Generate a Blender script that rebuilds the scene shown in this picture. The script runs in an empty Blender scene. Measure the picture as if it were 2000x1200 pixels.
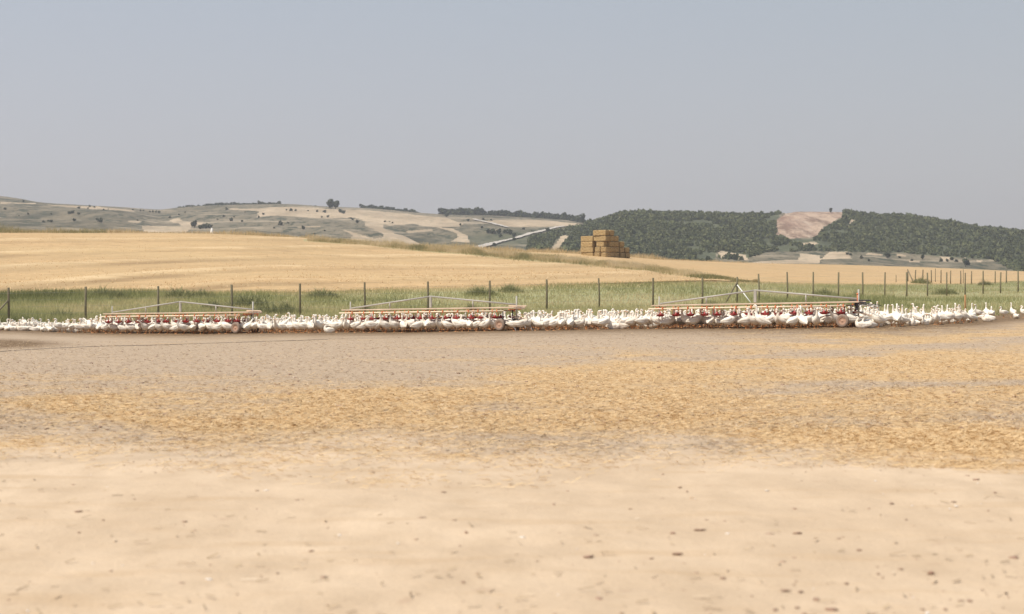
import bpy, math, random
import numpy as np
from mathutils import Vector, Matrix
R = math.radians
random.seed(7)
rng = np.random.default_rng(7)
SC = bpy.context.scene
COL = SC.collection

# ------------------------------------------------------------------ camera, sky, sun, exposure
F = 2777.8; HC = 1.7; YH = 560.0            # focal length in photo pixels, eye height, horizon row
cam = bpy.data.cameras.new('camera'); co = bpy.data.objects.new('camera', cam); COL.objects.link(co)
co.location = (0, 0, HC); co.rotation_euler = (R(90) - math.atan(40/F), 0, 0)
cam.lens = 50; cam.sensor_width = 36; cam.clip_start = 0.1; cam.clip_end = 20000
cam.dof.use_dof = True; cam.dof.focus_distance = 60; cam.dof.aperture_fstop = 2.0
SC.camera = co
SUN_EL = 57; SUN_DIR = (-0.86, -0.51)
az = math.atan2(SUN_DIR[0], SUN_DIR[1])
w = bpy.data.worlds.new("World"); SC.world = w; w.use_nodes = True
nt = w.node_tree; nt.nodes.clear()
sky = nt.nodes.new('ShaderNodeTexSky'); sky.sky_type = 'NISHITA'; sky.sun_disc = False
sky.sun_elevation = R(SUN_EL); sky.sun_rotation = az; sky.air_density = 1.0; sky.dust_density = 2.0; sky.ozone_density = 1.0
geo = nt.nodes.new('ShaderNodeTexCoord'); sep = nt.nodes.new('ShaderNodeSeparateXYZ')
nt.links.new(geo.outputs['Generated'], sep.inputs[0])
rmp = nt.nodes.new('ShaderNodeValToRGB'); nt.links.new(sep.outputs['Z'], rmp.inputs[0])
e = rmp.color_ramp.elements
e[0].position = 0.0; e[0].color = (5.1, 4.78, 4.85, 1)
e[1].position = 0.45; e[1].color = (2.4, 3.3, 4.9, 1)
for p_, c_ in ((0.035, (4.85, 4.7, 4.95, 1)), (0.075, (4.7, 4.68, 5.05, 1)), (0.13, (4.45, 4.65, 5.2, 1)), (0.2, (4.1, 4.55, 5.3, 1))):
    q = e.new(p_); q.color = c_
mx = nt.nodes.new('ShaderNodeMix'); mx.data_type = 'RGBA'; mx.inputs[0].default_value = 0.85
nt.links.new(sky.outputs[0], mx.inputs[6]); nt.links.new(rmp.outputs[0], mx.inputs[7])
bg = nt.nodes.new('ShaderNodeBackground'); bg.inputs[1].default_value = 0.1
azr = nt.nodes.new('ShaderNodeMapRange'); azr.inputs[1].default_value = -.45; azr.inputs[2].default_value = .45
nt.links.new(sep.outputs['X'], azr.inputs[0])
tone = nt.nodes.new('ShaderNodeMix'); tone.data_type = 'RGBA'; tone.inputs[6].default_value = (1.03, 1.01, .985, 1); tone.inputs[7].default_value = (.97, .955, .90, 1)
nt.links.new(azr.outputs[0], tone.inputs[0])
mul = nt.nodes.new('ShaderNodeMix'); mul.data_type = 'RGBA'; mul.blend_type = 'MULTIPLY'; mul.inputs[0].default_value = 1
nt.links.new(mx.outputs[2], mul.inputs[6]); nt.links.new(tone.outputs[2], mul.inputs[7]); nt.links.new(mul.outputs[2], bg.inputs[0])
wo = nt.nodes.new('ShaderNodeOutputWorld'); nt.links.new(bg.outputs[0], wo.inputs[0])
sl = bpy.data.lights.new('sun', 'SUN'); sl.energy = 4.2; sl.angle = R(0.6); sl.color = (1.0, 0.93, 0.83)
so = bpy.data.objects.new('sun', sl); COL.objects.link(so)
sv = Vector((SUN_DIR[0]*math.cos(R(SUN_EL)), SUN_DIR[1]*math.cos(R(SUN_EL)), math.sin(R(SUN_EL))))
so.rotation_euler = sv.to_track_quat('Z', 'Y').to_euler()
SC.view_settings.view_transform = 'Standard'; SC.view_settings.look = 'None'
SC.view_settings.gamma = 1; SC.view_settings.exposure = 0.28
SC.view_settings.use_curve_mapping = False

# ------------------------------------------------------------------ numeric helpers
def pchip(xk, yk, x):
    """xk,yk: (K,N) or (K,), x: (N,). monotone cubic per column"""
    x = np.asarray(x, float)
    if xk.ndim == 1:
        xk = np.repeat(xk[:, None], x.size, 1); yk = np.repeat(yk[:, None], x.size, 1)
    h = np.diff(xk, axis=0); d = np.diff(yk, axis=0)/h
    m = np.zeros_like(yk)
    a, b = d[:-1], d[1:]; h0, h1 = h[:-1], h[1:]
    w1 = 2*h1+h0; w2 = h1+2*h0
    with np.errstate(divide='ignore', invalid='ignore'):
        hm = (w1+w2)/(w1/a+w2/b)
    m[1:-1] = np.where(a*b > 0, hm, 0.0)
    m[0] = d[0]; m[-1] = d[-1]
    K = xk.shape[0]
    idx = np.clip((x[None, :] >= xk).sum(0)-1, 0, K-2)
    ar = np.arange(x.size)
    x0, x1 = xk[idx, ar], xk[idx+1, ar]; hh = x1-x0; t = np.clip((x-x0)/hh, 0, 1)
    y0, y1, m0, m1 = yk[idx, ar], yk[idx+1, ar], m[idx, ar], m[idx+1, ar]
    return (2*t**3-3*t**2+1)*y0+(t**3-2*t**2+t)*hh*m0+(-2*t**3+3*t**2)*y1+(t**3-t**2)*hh*m1
def curve(pts):
    a = np.array(pts, float)
    return lambda px: pchip(a[:, 0], a[:, 1], np.clip(px, a[0, 0], a[-1, 0]))
_tab = np.random.default_rng(3).random((256, 256))
def vnoise(x, y):
    xi = np.floor(x).astype(int); yi = np.floor(y).astype(int); fx = x-xi; fy = y-yi
    fx = fx*fx*(3-2*fx); fy = fy*fy*(3-2*fy)
    g = lambda i, j: _tab[i & 255, j & 255]
    return (g(xi, yi)*(1-fx)+g(xi+1, yi)*fx)*(1-fy)+(g(xi, yi+1)*(1-fx)+g(xi+1, yi+1)*fx)*fy
def fbm(x, y, o=4):
    s = 0; a = .5; t = 0
    for i in range(o):
        s = s+a*vnoise(x*2**i+17.3*i, y*2**i+9.1*i); t += a; a *= .5
    return s/t*2-1
def sstep(a, b, x):
    t = np.clip((x-a)/(b-a), 0, 1); return t*t*(3-2*t)
def inpoly(px, py, poly):
    ins = np.zeros(px.shape, bool); n = len(poly)
    for i in range(n):
        x1, y1 = poly[i]; x2, y2 = poly[(i+1) % n]
        if y1 == y2: continue
        c = ((y1 > py) != (y2 > py)) & (px < (x2-x1)*(py-y1)/(y2-y1)+x1)
        ins ^= c
    return ins

# ------------------------------------------------------------------ terrain, surveyed as distance/height stations along bearings
def zof(py, D): return HC+(YH-py)*D/F
D_front = curve([(-2600, 110), (-1000, 85), (0, 71), (200, 69), (352, 66), (600, 62.6), (841, 60.2), (1000, 58.4), (1280, 58), (1475, 55.2), (1655, 53.4), (1800, 54.5), (1900, 57.5), (2000, 63), (3000, 75), (4600, 80)])
Z_front = curve([(-2600, -.9), (-1000, -.7), (0, zof(646, 71)), (200, zof(651.5, 69)), (352, zof(653, 66)), (600, zof(651, 62.6)), (841, zof(649, 60.2)), (1000, zof(647, 58.4)), (1280, zof(643, 58)), (1475, zof(642.5, 55.2)), (1655, zof(640.5, 53.4)), (1800, zof(638, 54.5)), (1900, zof(632, 57.5)), (2000, zof(622, 63)), (3000, .9), (4600, 1.2)])
# fence plan: A (left) -> C (corner) -> E (right)
FA = (-26.6, 75.0); FC = (440/F*94, 94.0); FE = (988/F*132, 132.0)
def ray_line(px, P, Q):
    u = (np.asarray(px, float)-1000)/F; dx = Q[0]-P[0]; dy = Q[1]-P[1]
    s = (u*P[1]-P[0])/(dx-u*dy); return P[1]+s*dy
def D_fence(px):
    px = np.asarray(px, float)
    a = ray_line(np.clip(px, -1500, 1440), FA, FC); b = ray_line(np.clip(px, 1440, 2300), FC, FE)
    return np.where(px < 1440, a, b)
POST_TOPS = [(17, 562), (167, 560), (309, 559), (453, 556), (586, 554), (712.5, 551.5), (836, 550), (956.5, 548), (1068, 546), (1170.5, 543.5), (1275.5, 543), (1372, 541), (1440, 541)]
POST2 = [(1482.5, 535), (1538, 531.5), (1588, 531.5), (1637.5, 532), (1685, 532), (1728, 532), (1771, 532), (1811.5, 533), (1849, 532), (1885, 533), (1920, 531), (1954, 532), (1988.5, 529), (2024, 529)]
_fp = np.array(POST_TOPS+POST2)
_fz = zof(_fp[:, 1], D_fence(_fp[:, 0]))-2.0
_k = np.arange(len(_fp)); _fzs = np.convolve(np.pad(_fz, 2, 'edge'), np.ones(5)/5, 'valid')
Z_fence = curve([(-2600, -.9), (-800, -.6)]+[(a, b) for a, b in zip(_fp[:, 0], _fzs)]+[(3000, 2.2), (4600, 2.5)])
D_belt = curve([(-2600, 125), (-800, 108), (0, 101), (500, 101), (800, 106), (1100, 112), (1300, 120), (1450, 133), (1600, 152), (1800, 188), (2000, 225), (2400, 260), (4600, 300)])
P_belt = curve([(-2600, 580), (0, 575), (200, 572.5), (400, 573), (600, 571), (800, 564), (1000, 560), (1200, 556), (1300, 553.5), (1400, 551), (1500, 552), (1600, 555), (1700, 556.5), (1800, 555), (1900, 554), (2000, 549), (2400, 548), (4600, 548)])
D_crest = curve([(-2600, 280), (0, 260), (400, 268), (700, 275), (1000, 272), (1200, 275), (1400, 330), (1600, 400), (2000, 480), (4600, 560)])
P_crest = curve([(-2600, 470), (-600, 458), (0, 457), (200, 457), (400, 459), (500, 462.5), (600, 469), (700, 475.5), (800, 483), (900, 488), (1000, 492.5), (1100, 496), (1200, 501.5), (1300, 509), (1400, 513), (1500, 516), (1600, 517.5), (1700, 520), (1800, 523), (1900, 527), (2000, 531), (2400, 538), (4600, 540)])
D_sky = curve([(-2600, 1600), (200, 1450), (330, 1600), (700, 1550), (1000, 1500), (1090, 1450), (1200, 1250), (1600, 1250), (2000, 1150), (2600, 1100), (4600, 1100)])
P_sky = curve([(-2600, 420), (-600, 395), (-200, 380), (0, 388), (40, 393), (80, 400), (140, 404), (250, 411), (310, 415), (350, 411), (430, 407), (560, 404.5), (650, 409), (720, 411), (820, 420), (880, 423), (930, 424), (1000, 427), (1100, 433), (1150, 440), (1180, 434), (1210, 424), (1250, 421), (1400, 423), (1500, 424), (1535, 418), (1560, 416), (1645, 416.5), (1665, 421), (1760, 426), (1830, 434), (1880, 443), (1920, 449), (2000, 456), (2200, 470), (2700, 470), (4600, 480)])
def stations(px):
    z0 = np.zeros_like(px)
    Ds, Zs = [], []
    def add(D, z): Ds.append(D+0*px); Zs.append(z+0*px)
    add(-60, 0); add(24, 0); add(36, .12*Z_front(px))
    add(D_front(px), Z_front(px))
    add(D_fence(px), Z_fence(px))
    Db = D_belt(px); Dc = D_crest(px); pb = P_belt(px); pc = P_crest(px)
    add(Db, zof(pb, Db))
    Dm = .5*(Db+Dc); add(Dm, zof(pb*.42+pc*.58, Dm))
    add(Dc, zof(pc, Dc))
    add(Dc+90, zof(pc, Dc)-9)
    add(Dc+90+(D_sky(px)-Dc-90)*.33, zof(pc+13, Dc+90+(D_sky(px)-Dc-90)*.33))
    D8 = Dc+90+(D_sky(px)-Dc-90)*.5; add(D8, zof(pc+3, D8))
    Dk = D_sky(px); add(Dk, zof(P_sky(px), Dk))
    add(Dk+250, zof(P_sky(px), Dk)-6); add(Dk+900, zof(P_sky(px), Dk)-70); add(9000, -60)
    return np.array(Ds), np.array(Zs)
def terrain(x, y):
    x = np.atleast_1d(np.asarray(x, float)); y = np.atleast_1d(np.asarray(y, float))
    yy = np.maximum(y, 20); px = np.clip(1000+F*x/yy, -2600, 4600)
    Ds, Zs = stations(px); z = pchip(Ds, Zs, y)
    k = sstep(20, 60, y)
    z = z+.03*fbm(x*.25, y*.25, 3)*(1-sstep(60, 120, y))+.10*fbm(x*.12+5, y*.06, 3)*sstep(75, 110, y)*(1-sstep(240, 300, y))
    Dk = D_sky(px); Dc = D_crest(px)
    hk = sstep(Dc+150, Dc+350, y)*(1-.93*sstep(Dk-480, Dk-40, y))
    z = z+hk*(11*fbm(x/210+3, y/260, 4)+5*(.5-abs(fbm(x/90, y/120+8, 3)))*1.2)
    return z
def T(x, y): return float(terrain(x, y)[0])
def proj(x, y, z): return 1000+F*x/y, YH-(z-HC)*F/y
def at(px, D):
    x = (px-1000)/F*D; return x, D, T(x, D)

# ------------------------------------------------------------------ materials
def col4(c): return (c[0], c[1], c[2], 1)
class NT:
    def __init__(s, name):
        s.m = bpy.data.materials.new(name); s.m.use_nodes = True; s.t = s.m.node_tree; s.t.nodes.clear()
        s.out = s.t.nodes.new('ShaderNodeOutputMaterial'); s.b = s.t.nodes.new('ShaderNodeBsdfPrincipled')
        s.t.links.new(s.b.outputs[0], s.out.inputs[0]); s.b.inputs['Roughness'].default_value = .9
        s.b.inputs['Specular IOR Level'].default_value = .15
        s.tc = s.t.nodes.new('ShaderNodeTexCoord')
    def l(s, a, b): s.t.links.new(a, b)
    def noise(s, scale, detail=4, rough=.55, vec=(1, 1, 1), obj=True):
        mp = s.t.nodes.new('ShaderNodeMapping'); mp.inputs['Scale'].default_value = vec
        s.l(s.tc.outputs['Object'], mp.inputs[0])
        n = s.t.nodes.new('ShaderNodeTexNoise'); n.inputs['Scale'].default_value = scale
        n.inputs['Detail'].default_value = detail; n.inputs['Roughness'].default_value = rough
        s.l(mp.outputs[0], n.inputs['Vector']); return n.outputs['Fac']
    def ramp(s, f, pts):
        r = s.t.nodes.new('ShaderNodeValToRGB'); s.l(f, r.inputs[0]); e = r.color_ramp.elements
        while len(e) < len(pts): e.new(.5)
        for i, (p, c) in enumerate(pts):
            e[i].position = p; e[i].color = col4(c) if hasattr(c, '__len__') else (c, c, c, 1)
        return r.outputs[0]
    def mix(s, f, a, b, mode='MIX'):
        n = s.t.nodes.new('ShaderNodeMix'); n.data_type = 'RGBA'; n.blend_type = mode
        for i, v in ((0, f), (6, a), (7, b)):
            if isinstance(v, (int, float)): n.inputs[i].default_value = v
            elif isinstance(v, tuple): n.inputs[i].default_value = col4(v)
            else: s.l(v, n.inputs[i])
        return n.outputs[2]
    def math(s, op, a, b=0.0, clamp=False):
        n = s.t.nodes.new('ShaderNodeMath'); n.operation = op; n.use_clamp = clamp
        for i, v in ((0, a), (1, b)):
            if isinstance(v, (int, float)): n.inputs[i].default_value = v
            else: s.l(v, n.inputs[i])
        return n.outputs[0]
    def attr(s, name):
        n = s.t.nodes.new('ShaderNodeAttribute'); n.attribute_name = name; return n.outputs['Fac']
    def color(s, c):
        if isinstance(c, tuple): s.b.inputs['Base Color'].default_value = col4(c)
        else: s.l(c, s.b.inputs['Base Color'])
        return s
    def bump(s, h, strength=.3, dist=.02):
        n = s.t.nodes.new('ShaderNodeBump'); n.inputs['Strength'].default_value = strength; n.inputs['Distance'].default_value = dist
        s.l(h, n.inputs['Height']); s.l(n.outputs[0], s.b.inputs['Normal']); return s
    def rough(s, r, spec=.3, metal=0):
        s.b.inputs['Roughness'].default_value = r; s.b.inputs['Specular IOR Level'].default_value = spec; s.b.inputs['Metallic'].default_value = metal; return s
    def objrand(s):
        n = s.t.nodes.new('ShaderNodeObjectInfo'); return n.outputs['Random']

def simple(name, c, var=.15, scale=8, rough=.6, spec=.3, metal=0, vec=(1, 1, 1)):
    n = NT(name); f = n.noise(scale, 5, .6, vec)
    c0 = tuple(v*(1-var) for v in c); c1 = tuple(min(1, v*(1+var)) for v in c)
    n.color(n.ramp(f, [(.3, c0), (.7, c1)])); n.bump(f, .2, .01); n.rough(rough, spec, metal); return n.m
def tinted(name, cs, rough=.9, spec=.1, trans=None):
    """colour ramp driven by a per-blade / per-clump tint attribute"""
    n = NT(name); t = n.attr('tint')
    k = len(cs)-1
    c = n.ramp(t, [(i/k, c) for i, c in enumerate(cs)]); n.color(c); n.rough(rough, spec)
    if trans:
        tr = n.t.nodes.new('ShaderNodeBsdfTranslucent'); n.l(c, tr.inputs[0]); ms = n.t.nodes.new('ShaderNodeMixShader'); ms.inputs[0].default_value = trans
        n.l(n.b.outputs[0], ms.inputs[1]); n.l(tr.outputs[0], ms.inputs[2]); n.l(ms.outputs[0], n.out.inputs[0])
    return n.m

M = {}
# farm yard: pale dry sand, trampled straw, grey dust, brown wet mud with flock shade painted in (attributes hold where each lies)
n = NT('yard_ground')
fine = n.noise(9, 6, .7); mid = n.noise(1.6, 5, .6, (1, .6, 1)); big = n.noise(.22, 4, .6, (1, .5, 1)); grit = n.noise(45, 3, .6)
sand = n.mix(n.ramp(mid, [(.35, 0.), (.65, 1.)]), (.51, .38, .252), (.62, .472, .322))
sand = n.mix(n.ramp(big, [(.42, 0.), (.62, .5)]), sand, (.49, .36, .235))
sand = n.mix(n.ramp(n.noise(2.4, 4, .6, (.22, 1, 1)), [(.54, 0.), (.68, .45)]), sand, (.47, .325, .19))
spk = n.ramp(n.noise(5.0, 3, .5, (.8, .8, 1)), [(.66, 0.), (.75, .3)])
sand = n.mix(spk, sand, (.38, .245, .165))
straw = n.mix(n.ramp(fine, [(.35, 0.), (.65, 1.)]), (.46, .30, .15), (.62, .43, .225))
straw = n.mix(n.ramp(mid, [(.35, .7), (.6, 0.)]), straw, (.43, .30, .165))
grey = n.mix(n.ramp(fine, [(.3, 0.), (.7, 1.)]), (.315, .225, .15), (.51, .395, .275))
mud_and_shade = n.mix(n.ramp(fine, [(.35, 0.), (.65, 1.)]), (.09, .055, .03), (.29, .195, .11))
def thr(att, nz, k, lo, hi):
    v = n.math('ADD', n.attr(att), n.math('MULTIPLY', n.math('SUBTRACT', nz, .5), k))
    return n.ramp(v, [(lo, 0.), (hi, 1.)])
c = n.mix(thr('grey', n.noise(1.1, 6, .7, (.45, 1, 1)), 1.2, .3, .75), sand, grey)
c = n.mix(thr('straw', n.noise(2.2, 6, .75, (.5, 1, 1)), 1.4, .3, .72), c, straw)
c = n.mix(thr('mud_and_shade', n.noise(1.5, 5, .7, (.5, 1, 1)), .9, .15, .75), c, mud_and_shade)
c = n.mix(n.ramp(n.noise(30, 2, .5), [(.62, 0.), (.74, .25)]), c, (.27, .18, .115))
n.color(c); n.bump(n.math('ADD', fine, n.math('MULTIPLY', grit, .4)), .5, .03); M['yard'] = n.m
n = NT('verge_soil'); f = n.noise(.5, 5, .7); g = n.noise(.12, 3)
n.color(n.mix(n.attr('dry'), n.mix(f, (.25, .25, .12), (.40, .38, .20)), n.mix(f, (.40, .30, .15), (.50, .37, .19)))); n.bump(f, .4, .1); M['verge'] = n.m
n = NT('stubble')
f = n.noise(2.5, 5, .75, (.5, 1, 1)); g = n.noise(.05, 4, .6, (.5, 1, 1)); h = n.noise(.35, 5, .7, (.35, 1, 1))
c = n.mix(n.ramp(f, [(.4, 0.), (.6, 1.)]), (.42, .275, .135), (.59, .40, .205))
c = n.mix(n.ramp(g, [(.4, 0.), (.65, .6)]), c, (.54, .385, .20))
c = n.mix(n.ramp(n.math('ADD', n.attr('row'), n.math('MULTIPLY', n.math('SUBTRACT', h, .5), 1.1)), [(.2, 0.), (.8, .95)]), c, (.33, .22, .11))
c = n.mix(n.ramp(n.math('ADD', n.attr('pale'), n.math('MULTIPLY', n.math('SUBTRACT', h, .5), 1.0)), [(.2, 0.), (.7, .9)]), c, (.70, .53, .31))
c = n.mix(n.ramp(n.math('ADD', n.attr('dry'), n.math('MULTIPLY', n.math('SUBTRACT', h, .5), .9)), [(.3, 0.), (.8, 1.)]), c, (.38, .32, .16))
c = n.mix(n.ramp(n.noise(.9, 4, .7, (.22, .8, 1)), [(.55, 0.), (.64, .6)]), c, (.31, .205, .105))
c = n.mix(n.ramp(n.noise(.12, 5, .65, (.35, 1, 1)), [(.47, 0.), (.60, .55)]), c, (.43, .30, .155))
n.color(c); n.bump(f, .5, .08); M['stubble'] = n.m
n = NT('hill_scrub')
f = n.noise(.035, 8, .75, (1, .28, 1)); g = n.noise(.006, 4, .6, (1, .4, 1)); h = n.noise(.12, 6, .8, (1, .28, 1))
c = n.mix(n.ramp(f, [(.42, 0.), (.58, 1.)]), (.07, .066, .038), (.225, .18, .115))
c = n.mix(n.ramp(g, [(.44, 0.), (.56, .6)]), c, (.23, .19, .125))
c = n.mix(n.ramp(h, [(.43, .9), (.48, 0.)]), c, (.05, .058, .032))
c = n.mix(n.ramp(n.noise(.02, 6, .7, (.4, 1.6, 3)), [(.56, 0.), (.61, .7)]), c, (.44, .35, .24))
c = n.mix(n.attr('lush'), c, n.mix(n.ramp(h, [(.35, 0.), (.65, 1.)]), (.06, .066, .036), (.125, .13, .07)))
n.color(c); n.bump(h, .6, 1.5); M['scrub'] = n.m
n = NT('hill_field'); f = n.noise(.03, 5, .6, (1, .4, 1)); g = n.noise(.2, 4, .6)
c = n.mix(n.ramp(f, [(.4, 0.), (.6, 1.)]), (.37, .28, .18), (.52, .40, .265)); c = n.mix(n.ramp(g, [(.52, 0.), (.60, .55)]), c, (.25, .215, .135))
n.color(c); M['hfield'] = n.m
n = NT('quarry_rock'); f = n.noise(.06, 8, .8, (1, .25, 1)); g = n.noise(.03, 5, .7, (1, .3, 1))
c = n.mix(n.ramp(f, [(.42, 0.), (.55, 1.)]), (.24, .15, .10), (.56, .41, .29)); c = n.mix(n.ramp(g, [(.42, .6), (.52, 0.)]), c, (.34, .21, .15))
c = n.mix(n.ramp(n.noise(.05, 6, .8, (1.3, .2, .5)), [(.56, 0.), (.66, .8)]), c, (.58, .47, .35))
n.color(c); n.bump(f, 1, 4); M['quarry'] = n.m
M['track'] = simple('track_chalk', (.52, .46, .38), .1, .3)
M['forest'] = tinted('pine_foliage', [(.085, .095, .045), (.115, .13, .06), (.15, .16, .072), (.19, .19, .09)], trans=.2)
M['leaf'] = tinted('dark_foliage', [(.05, .06, .032), (.07, .08, .04), (.10, .11, .052)], trans=.25)
M['shrub'] = tinted('weed_foliage', [(.17, .175, .085), (.26, .26, .125), (.38, .36, .18)], trans=.45)
M['bark'] = simple('bark', (.12, .09, .06), .3, 6)
M['grass'] = tinted('green_grass', [(.20, .205, .09), (.32, .32, .145), (.43, .405, .195), (.53, .46, .24), (.66, .54, .32)], trans=.45)
M['drygrass'] = tinted('dry_grass', [(.24, .23, .11), (.42, .34, .17), (.60, .46, .25), (.70, .56, .35)], trans=.4)
M['straw'] = tinted('loose_straw', [(.44, .285, .145), (.56, .38, .195), (.63, .445, .24), (.70, .53, .32)])
M['chaff'] = tinted('chaff', [(.20, .14, .09), (.30, .215, .14), (.46, .34, .21), (.64, .52, .38)])
M['clod'] = simple('dung_clod', (.31, .195, .135), .4, 30)
n = NT('goose_feathers'); f = n.noise(14, 5, .65, (.5, 1, 1)); g = n.noise(4, 4, .6)
c = n.mix(n.ramp(f, [(.3, 0.), (.65, 1.)]), (.76, .67, .54), (.90, .84, .74))
c = n.mix(n.ramp(n.math('ADD', g, n.math('MULTIPLY', n.math('SUBTRACT', n.objrand(), .5), .34)), [(.52, 0.), (.75, .5)]), c, (.52, .38, .26))
n.color(c); n.bump(f, .6, .015); n.rough(.85, .1); M['feather'] = n.m
M['orange'] = simple('beak_orange', (.62, .28, .11), .2, 20, .5)
M['eye'] = simple('eye_dark', (.02, .02, .02), .1, 20, .2, .5)
n = NT('post_wood'); f = n.noise(3, 5, .7, (6, 6, .6)); c = n.mix(f, (.14, .125, .075), (.31, .265, .17)); n.color(n.mix(n.math('MULTIPLY', n.objrand(), .5), c, (.16, .125, .08))); n.bump(f, .5, .02); M['post'] = n.m
M['wire'] = simple('wire_steel', (.3, .3, .28), .1, 5, .5, .4, .4)
M['galv'] = simple('galvanised_tube', (.40, .37, .32), .15, 3, .55, .35, .1)
M['pipe'] = simple('cream_pipe', (.86, .72, .50), .1, 3, .5)
M['beam'] = simple('rusty_beam', (.62, .47, .35), .25, 2.5, .8, .1, 0, (.4, 1, 1))
M['orangep'] = simple('orange_bracket', (.70, .22, .09), .15, 8, .5)
M['red'] = simple('red_plastic', (.36, .03, .03), .2, 6, .35, .5)
M['rubber'] = simple('dusty_rubber', (.29, .215, .165), .25, 12, .9, .1)
M['rim'] = simple('rusty_rim', (.46, .28, .19), .2, 9, .7)
M['dark'] = simple('dark_steel', (.05, .045, .05), .3, 9, .5)
M['hose'] = simple('grey_hose', (.42, .38, .34), .1, 9, .6)
M['blackhose'] = simple('black_hose', (.16, .14, .11), .2, 5, .6)
M['stake'] = simple('stake_wood', (.36, .20, .09), .2, 5, .8, .1, 0, (4, 4, .5))
M['white'] = simple('white_paint', (.78, .76, .72), .08, 4, .5)
n = NT('bale_straw'); f = n.noise(3.2, 6, .75, (.6, 1, 3.2)); g = n.noise(9, 5, .8)
c = n.mix(n.ramp(f, [(.3, 0.), (.7, 1.)]), (.31, .21, .095), (.64, .465, .235)); c = n.mix(n.ramp(g, [(.42, .75), (.54, 0.)]), c, (.17, .10, .04))
n.color(n.mix(n.math('MULTIPLY', n.objrand(), .35), c, (.36, .27, .14))); n.bump(g, .8, .06); M['bale'] = n.m
M['twine'] = simple('twine', (.16, .10, .05), .1, 5)

# ------------------------------------------------------------------ object helpers
def tag(o, label=None, cat=None, group=None, kind=None):
    for k, v in (('label', label), ('category', cat), ('group', group), ('kind', kind)):
        if v: o[k] = v
    return o
def mesh_np(name, V, Fq, mats, attrs=None, smooth=False, matidx=None):
    V = np.asarray(V, np.float32); Fq = np.asarray(Fq, np.int32)
    me = bpy.data.meshes.new(name); me.vertices.add(len(V)); me.vertices.foreach_set('co', V.ravel())
    k = Fq.shape[1]; me.loops.add(Fq.size); me.loops.foreach_set('vertex_index', Fq.ravel())
    me.polygons.add(len(Fq)); me.polygons.foreach_set('loop_start', np.arange(0, Fq.size, k, dtype=np.int32))
    if smooth: me.polygons.foreach_set('use_smooth', np.ones(len(Fq), bool))
    for m in mats: me.materials.append(m)
    if matidx is not None: me.polygons.foreach_set('material_index', np.asarray(matidx, np.int32))
    for an, av in (attrs or {}).items():
        a = me.attributes.new(an, 'FLOAT', 'POINT'); a.data.foreach_set('value', np.asarray(av, np.float32))
    me.update(calc_edges=True); return me
def link(name, me, parent=None, loc=(0, 0, 0), rot=(0, 0, 0), scale=None):
    o = bpy.data.objects.new(name, me); COL.objects.link(o); o.parent = parent; o.location = loc; o.rotation_euler = rot
    if scale: o.scale = (scale,)*3 if isinstance(scale, (int, float)) else scale
    return o
class MB:
    def __init__(s): s.v = []; s.f = []; s.mi = []; s.sm = []
    def add(s, vs, fs, mi=0, sm=False):
        b = len(s.v); s.v += [tuple(v) for v in vs]
        for f in fs: s.f.append([i+b for i in f]); s.mi.append(mi); s.sm.append(sm)
        return s
    def box(s, c, d, mi=0, bev=0.0, rz=0):
        hx, hy, hz = d[0]/2, d[1]/2, d[2]/2; b = min(bev, hx*.9, hy*.9, hz*.9); vs = []
        for sx in (-1, 1):
            for sy in (-1, 1):
                for sz in (-1, 1):
                    vs += [(sx*(hx-b), sy*(hy-b), sz*hz), (sx*(hx-b), sy*hy, sz*(hz-b)), (sx*hx, sy*(hy-b), sz*(hz-b))]
        import bmesh
        bm = bmesh.new(); [bm.verts.new(v) for v in vs]
        if b <= 0: bmesh.ops.remove_doubles(bm, verts=bm.verts, dist=1e-6)
        bmesh.ops.convex_hull(bm, input=bm.verts)
        bmesh.ops.dissolve_limit(bm, angle_limit=.02, verts=bm.verts, edges=bm.edges)
        bm.verts.index_update(); m = Matrix.Translation(c) @ Matrix.Rotation(rz, 4, 'Z')
        s.add([m @ v.co for v in bm.verts], [[v.index for v in f.verts] for f in bm.faces], mi); bm.free(); return s
    def tube(s, pts, r, seg=8, mi=0, cap=True, sm=True):
        pts = [Vector(p) for p in pts]; n_ = len(pts); rs = r if hasattr(r, '__len__') else [r]*n_
        rings = []
        for i, p in enumerate(pts):
            t = (pts[min(i+1, n_-1)]-pts[max(i-1, 0)]).normalized()
            u = t.cross(Vector((0, 0, 1))) if abs(t.z) < .95 else t.cross(Vector((0, 1, 0)))
            u.normalize(); v = t.cross(u)
            rings.append([p+(u*math.cos(a)+v*math.sin(a))*rs[i] for a in [2*math.pi*k/seg for k in range(seg)]])
        vs = [q for rg in rings for q in rg]; fs = []
        for i in range(n_-1):
            for k in range(seg): fs.append([i*seg+k, i*seg+(k+1) % seg, (i+1)*seg+(k+1) % seg, (i+1)*seg+k])
        if cap: fs += [list(range(seg))[::-1], [(n_-1)*seg+k for k in range(seg)]]
        return s.add(vs, fs, mi, sm)
    def lathe(s, prof, seg=20, mi=0, M4=None):
        M4 = M4 or Matrix(); vs = []; fs = []
        for (r, z) in prof:
            for k in range(seg): a = 2*math.pi*k/seg; vs.append(M4 @ Vector((r*math.cos(a), r*math.sin(a), z)))
        for i in range(len(prof)-1):
            for k in range(seg): fs.append([i*seg+k, i*seg+(k+1) % seg, (i+1)*seg+(k+1) % seg, (i+1)*seg+k])
        return s.add(vs, fs, mi, True)
    def mesh(s, name, mats):
        me = bpy.data.meshes.new(name); me.from_pydata(s.v, [], s.f)
        for m in (mats if isinstance(mats, (list, tuple)) else [mats]): me.materials.append(m)
        me.polygons.foreach_set('material_index', s.mi); me.polygons.foreach_set('use_smooth', s.sm); me.update(); return me
    def build(s, name, mats, parent=None, loc=(0, 0, 0), rot=(0, 0, 0)): return link(name, s.mesh(name, mats), parent, loc, rot)

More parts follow.
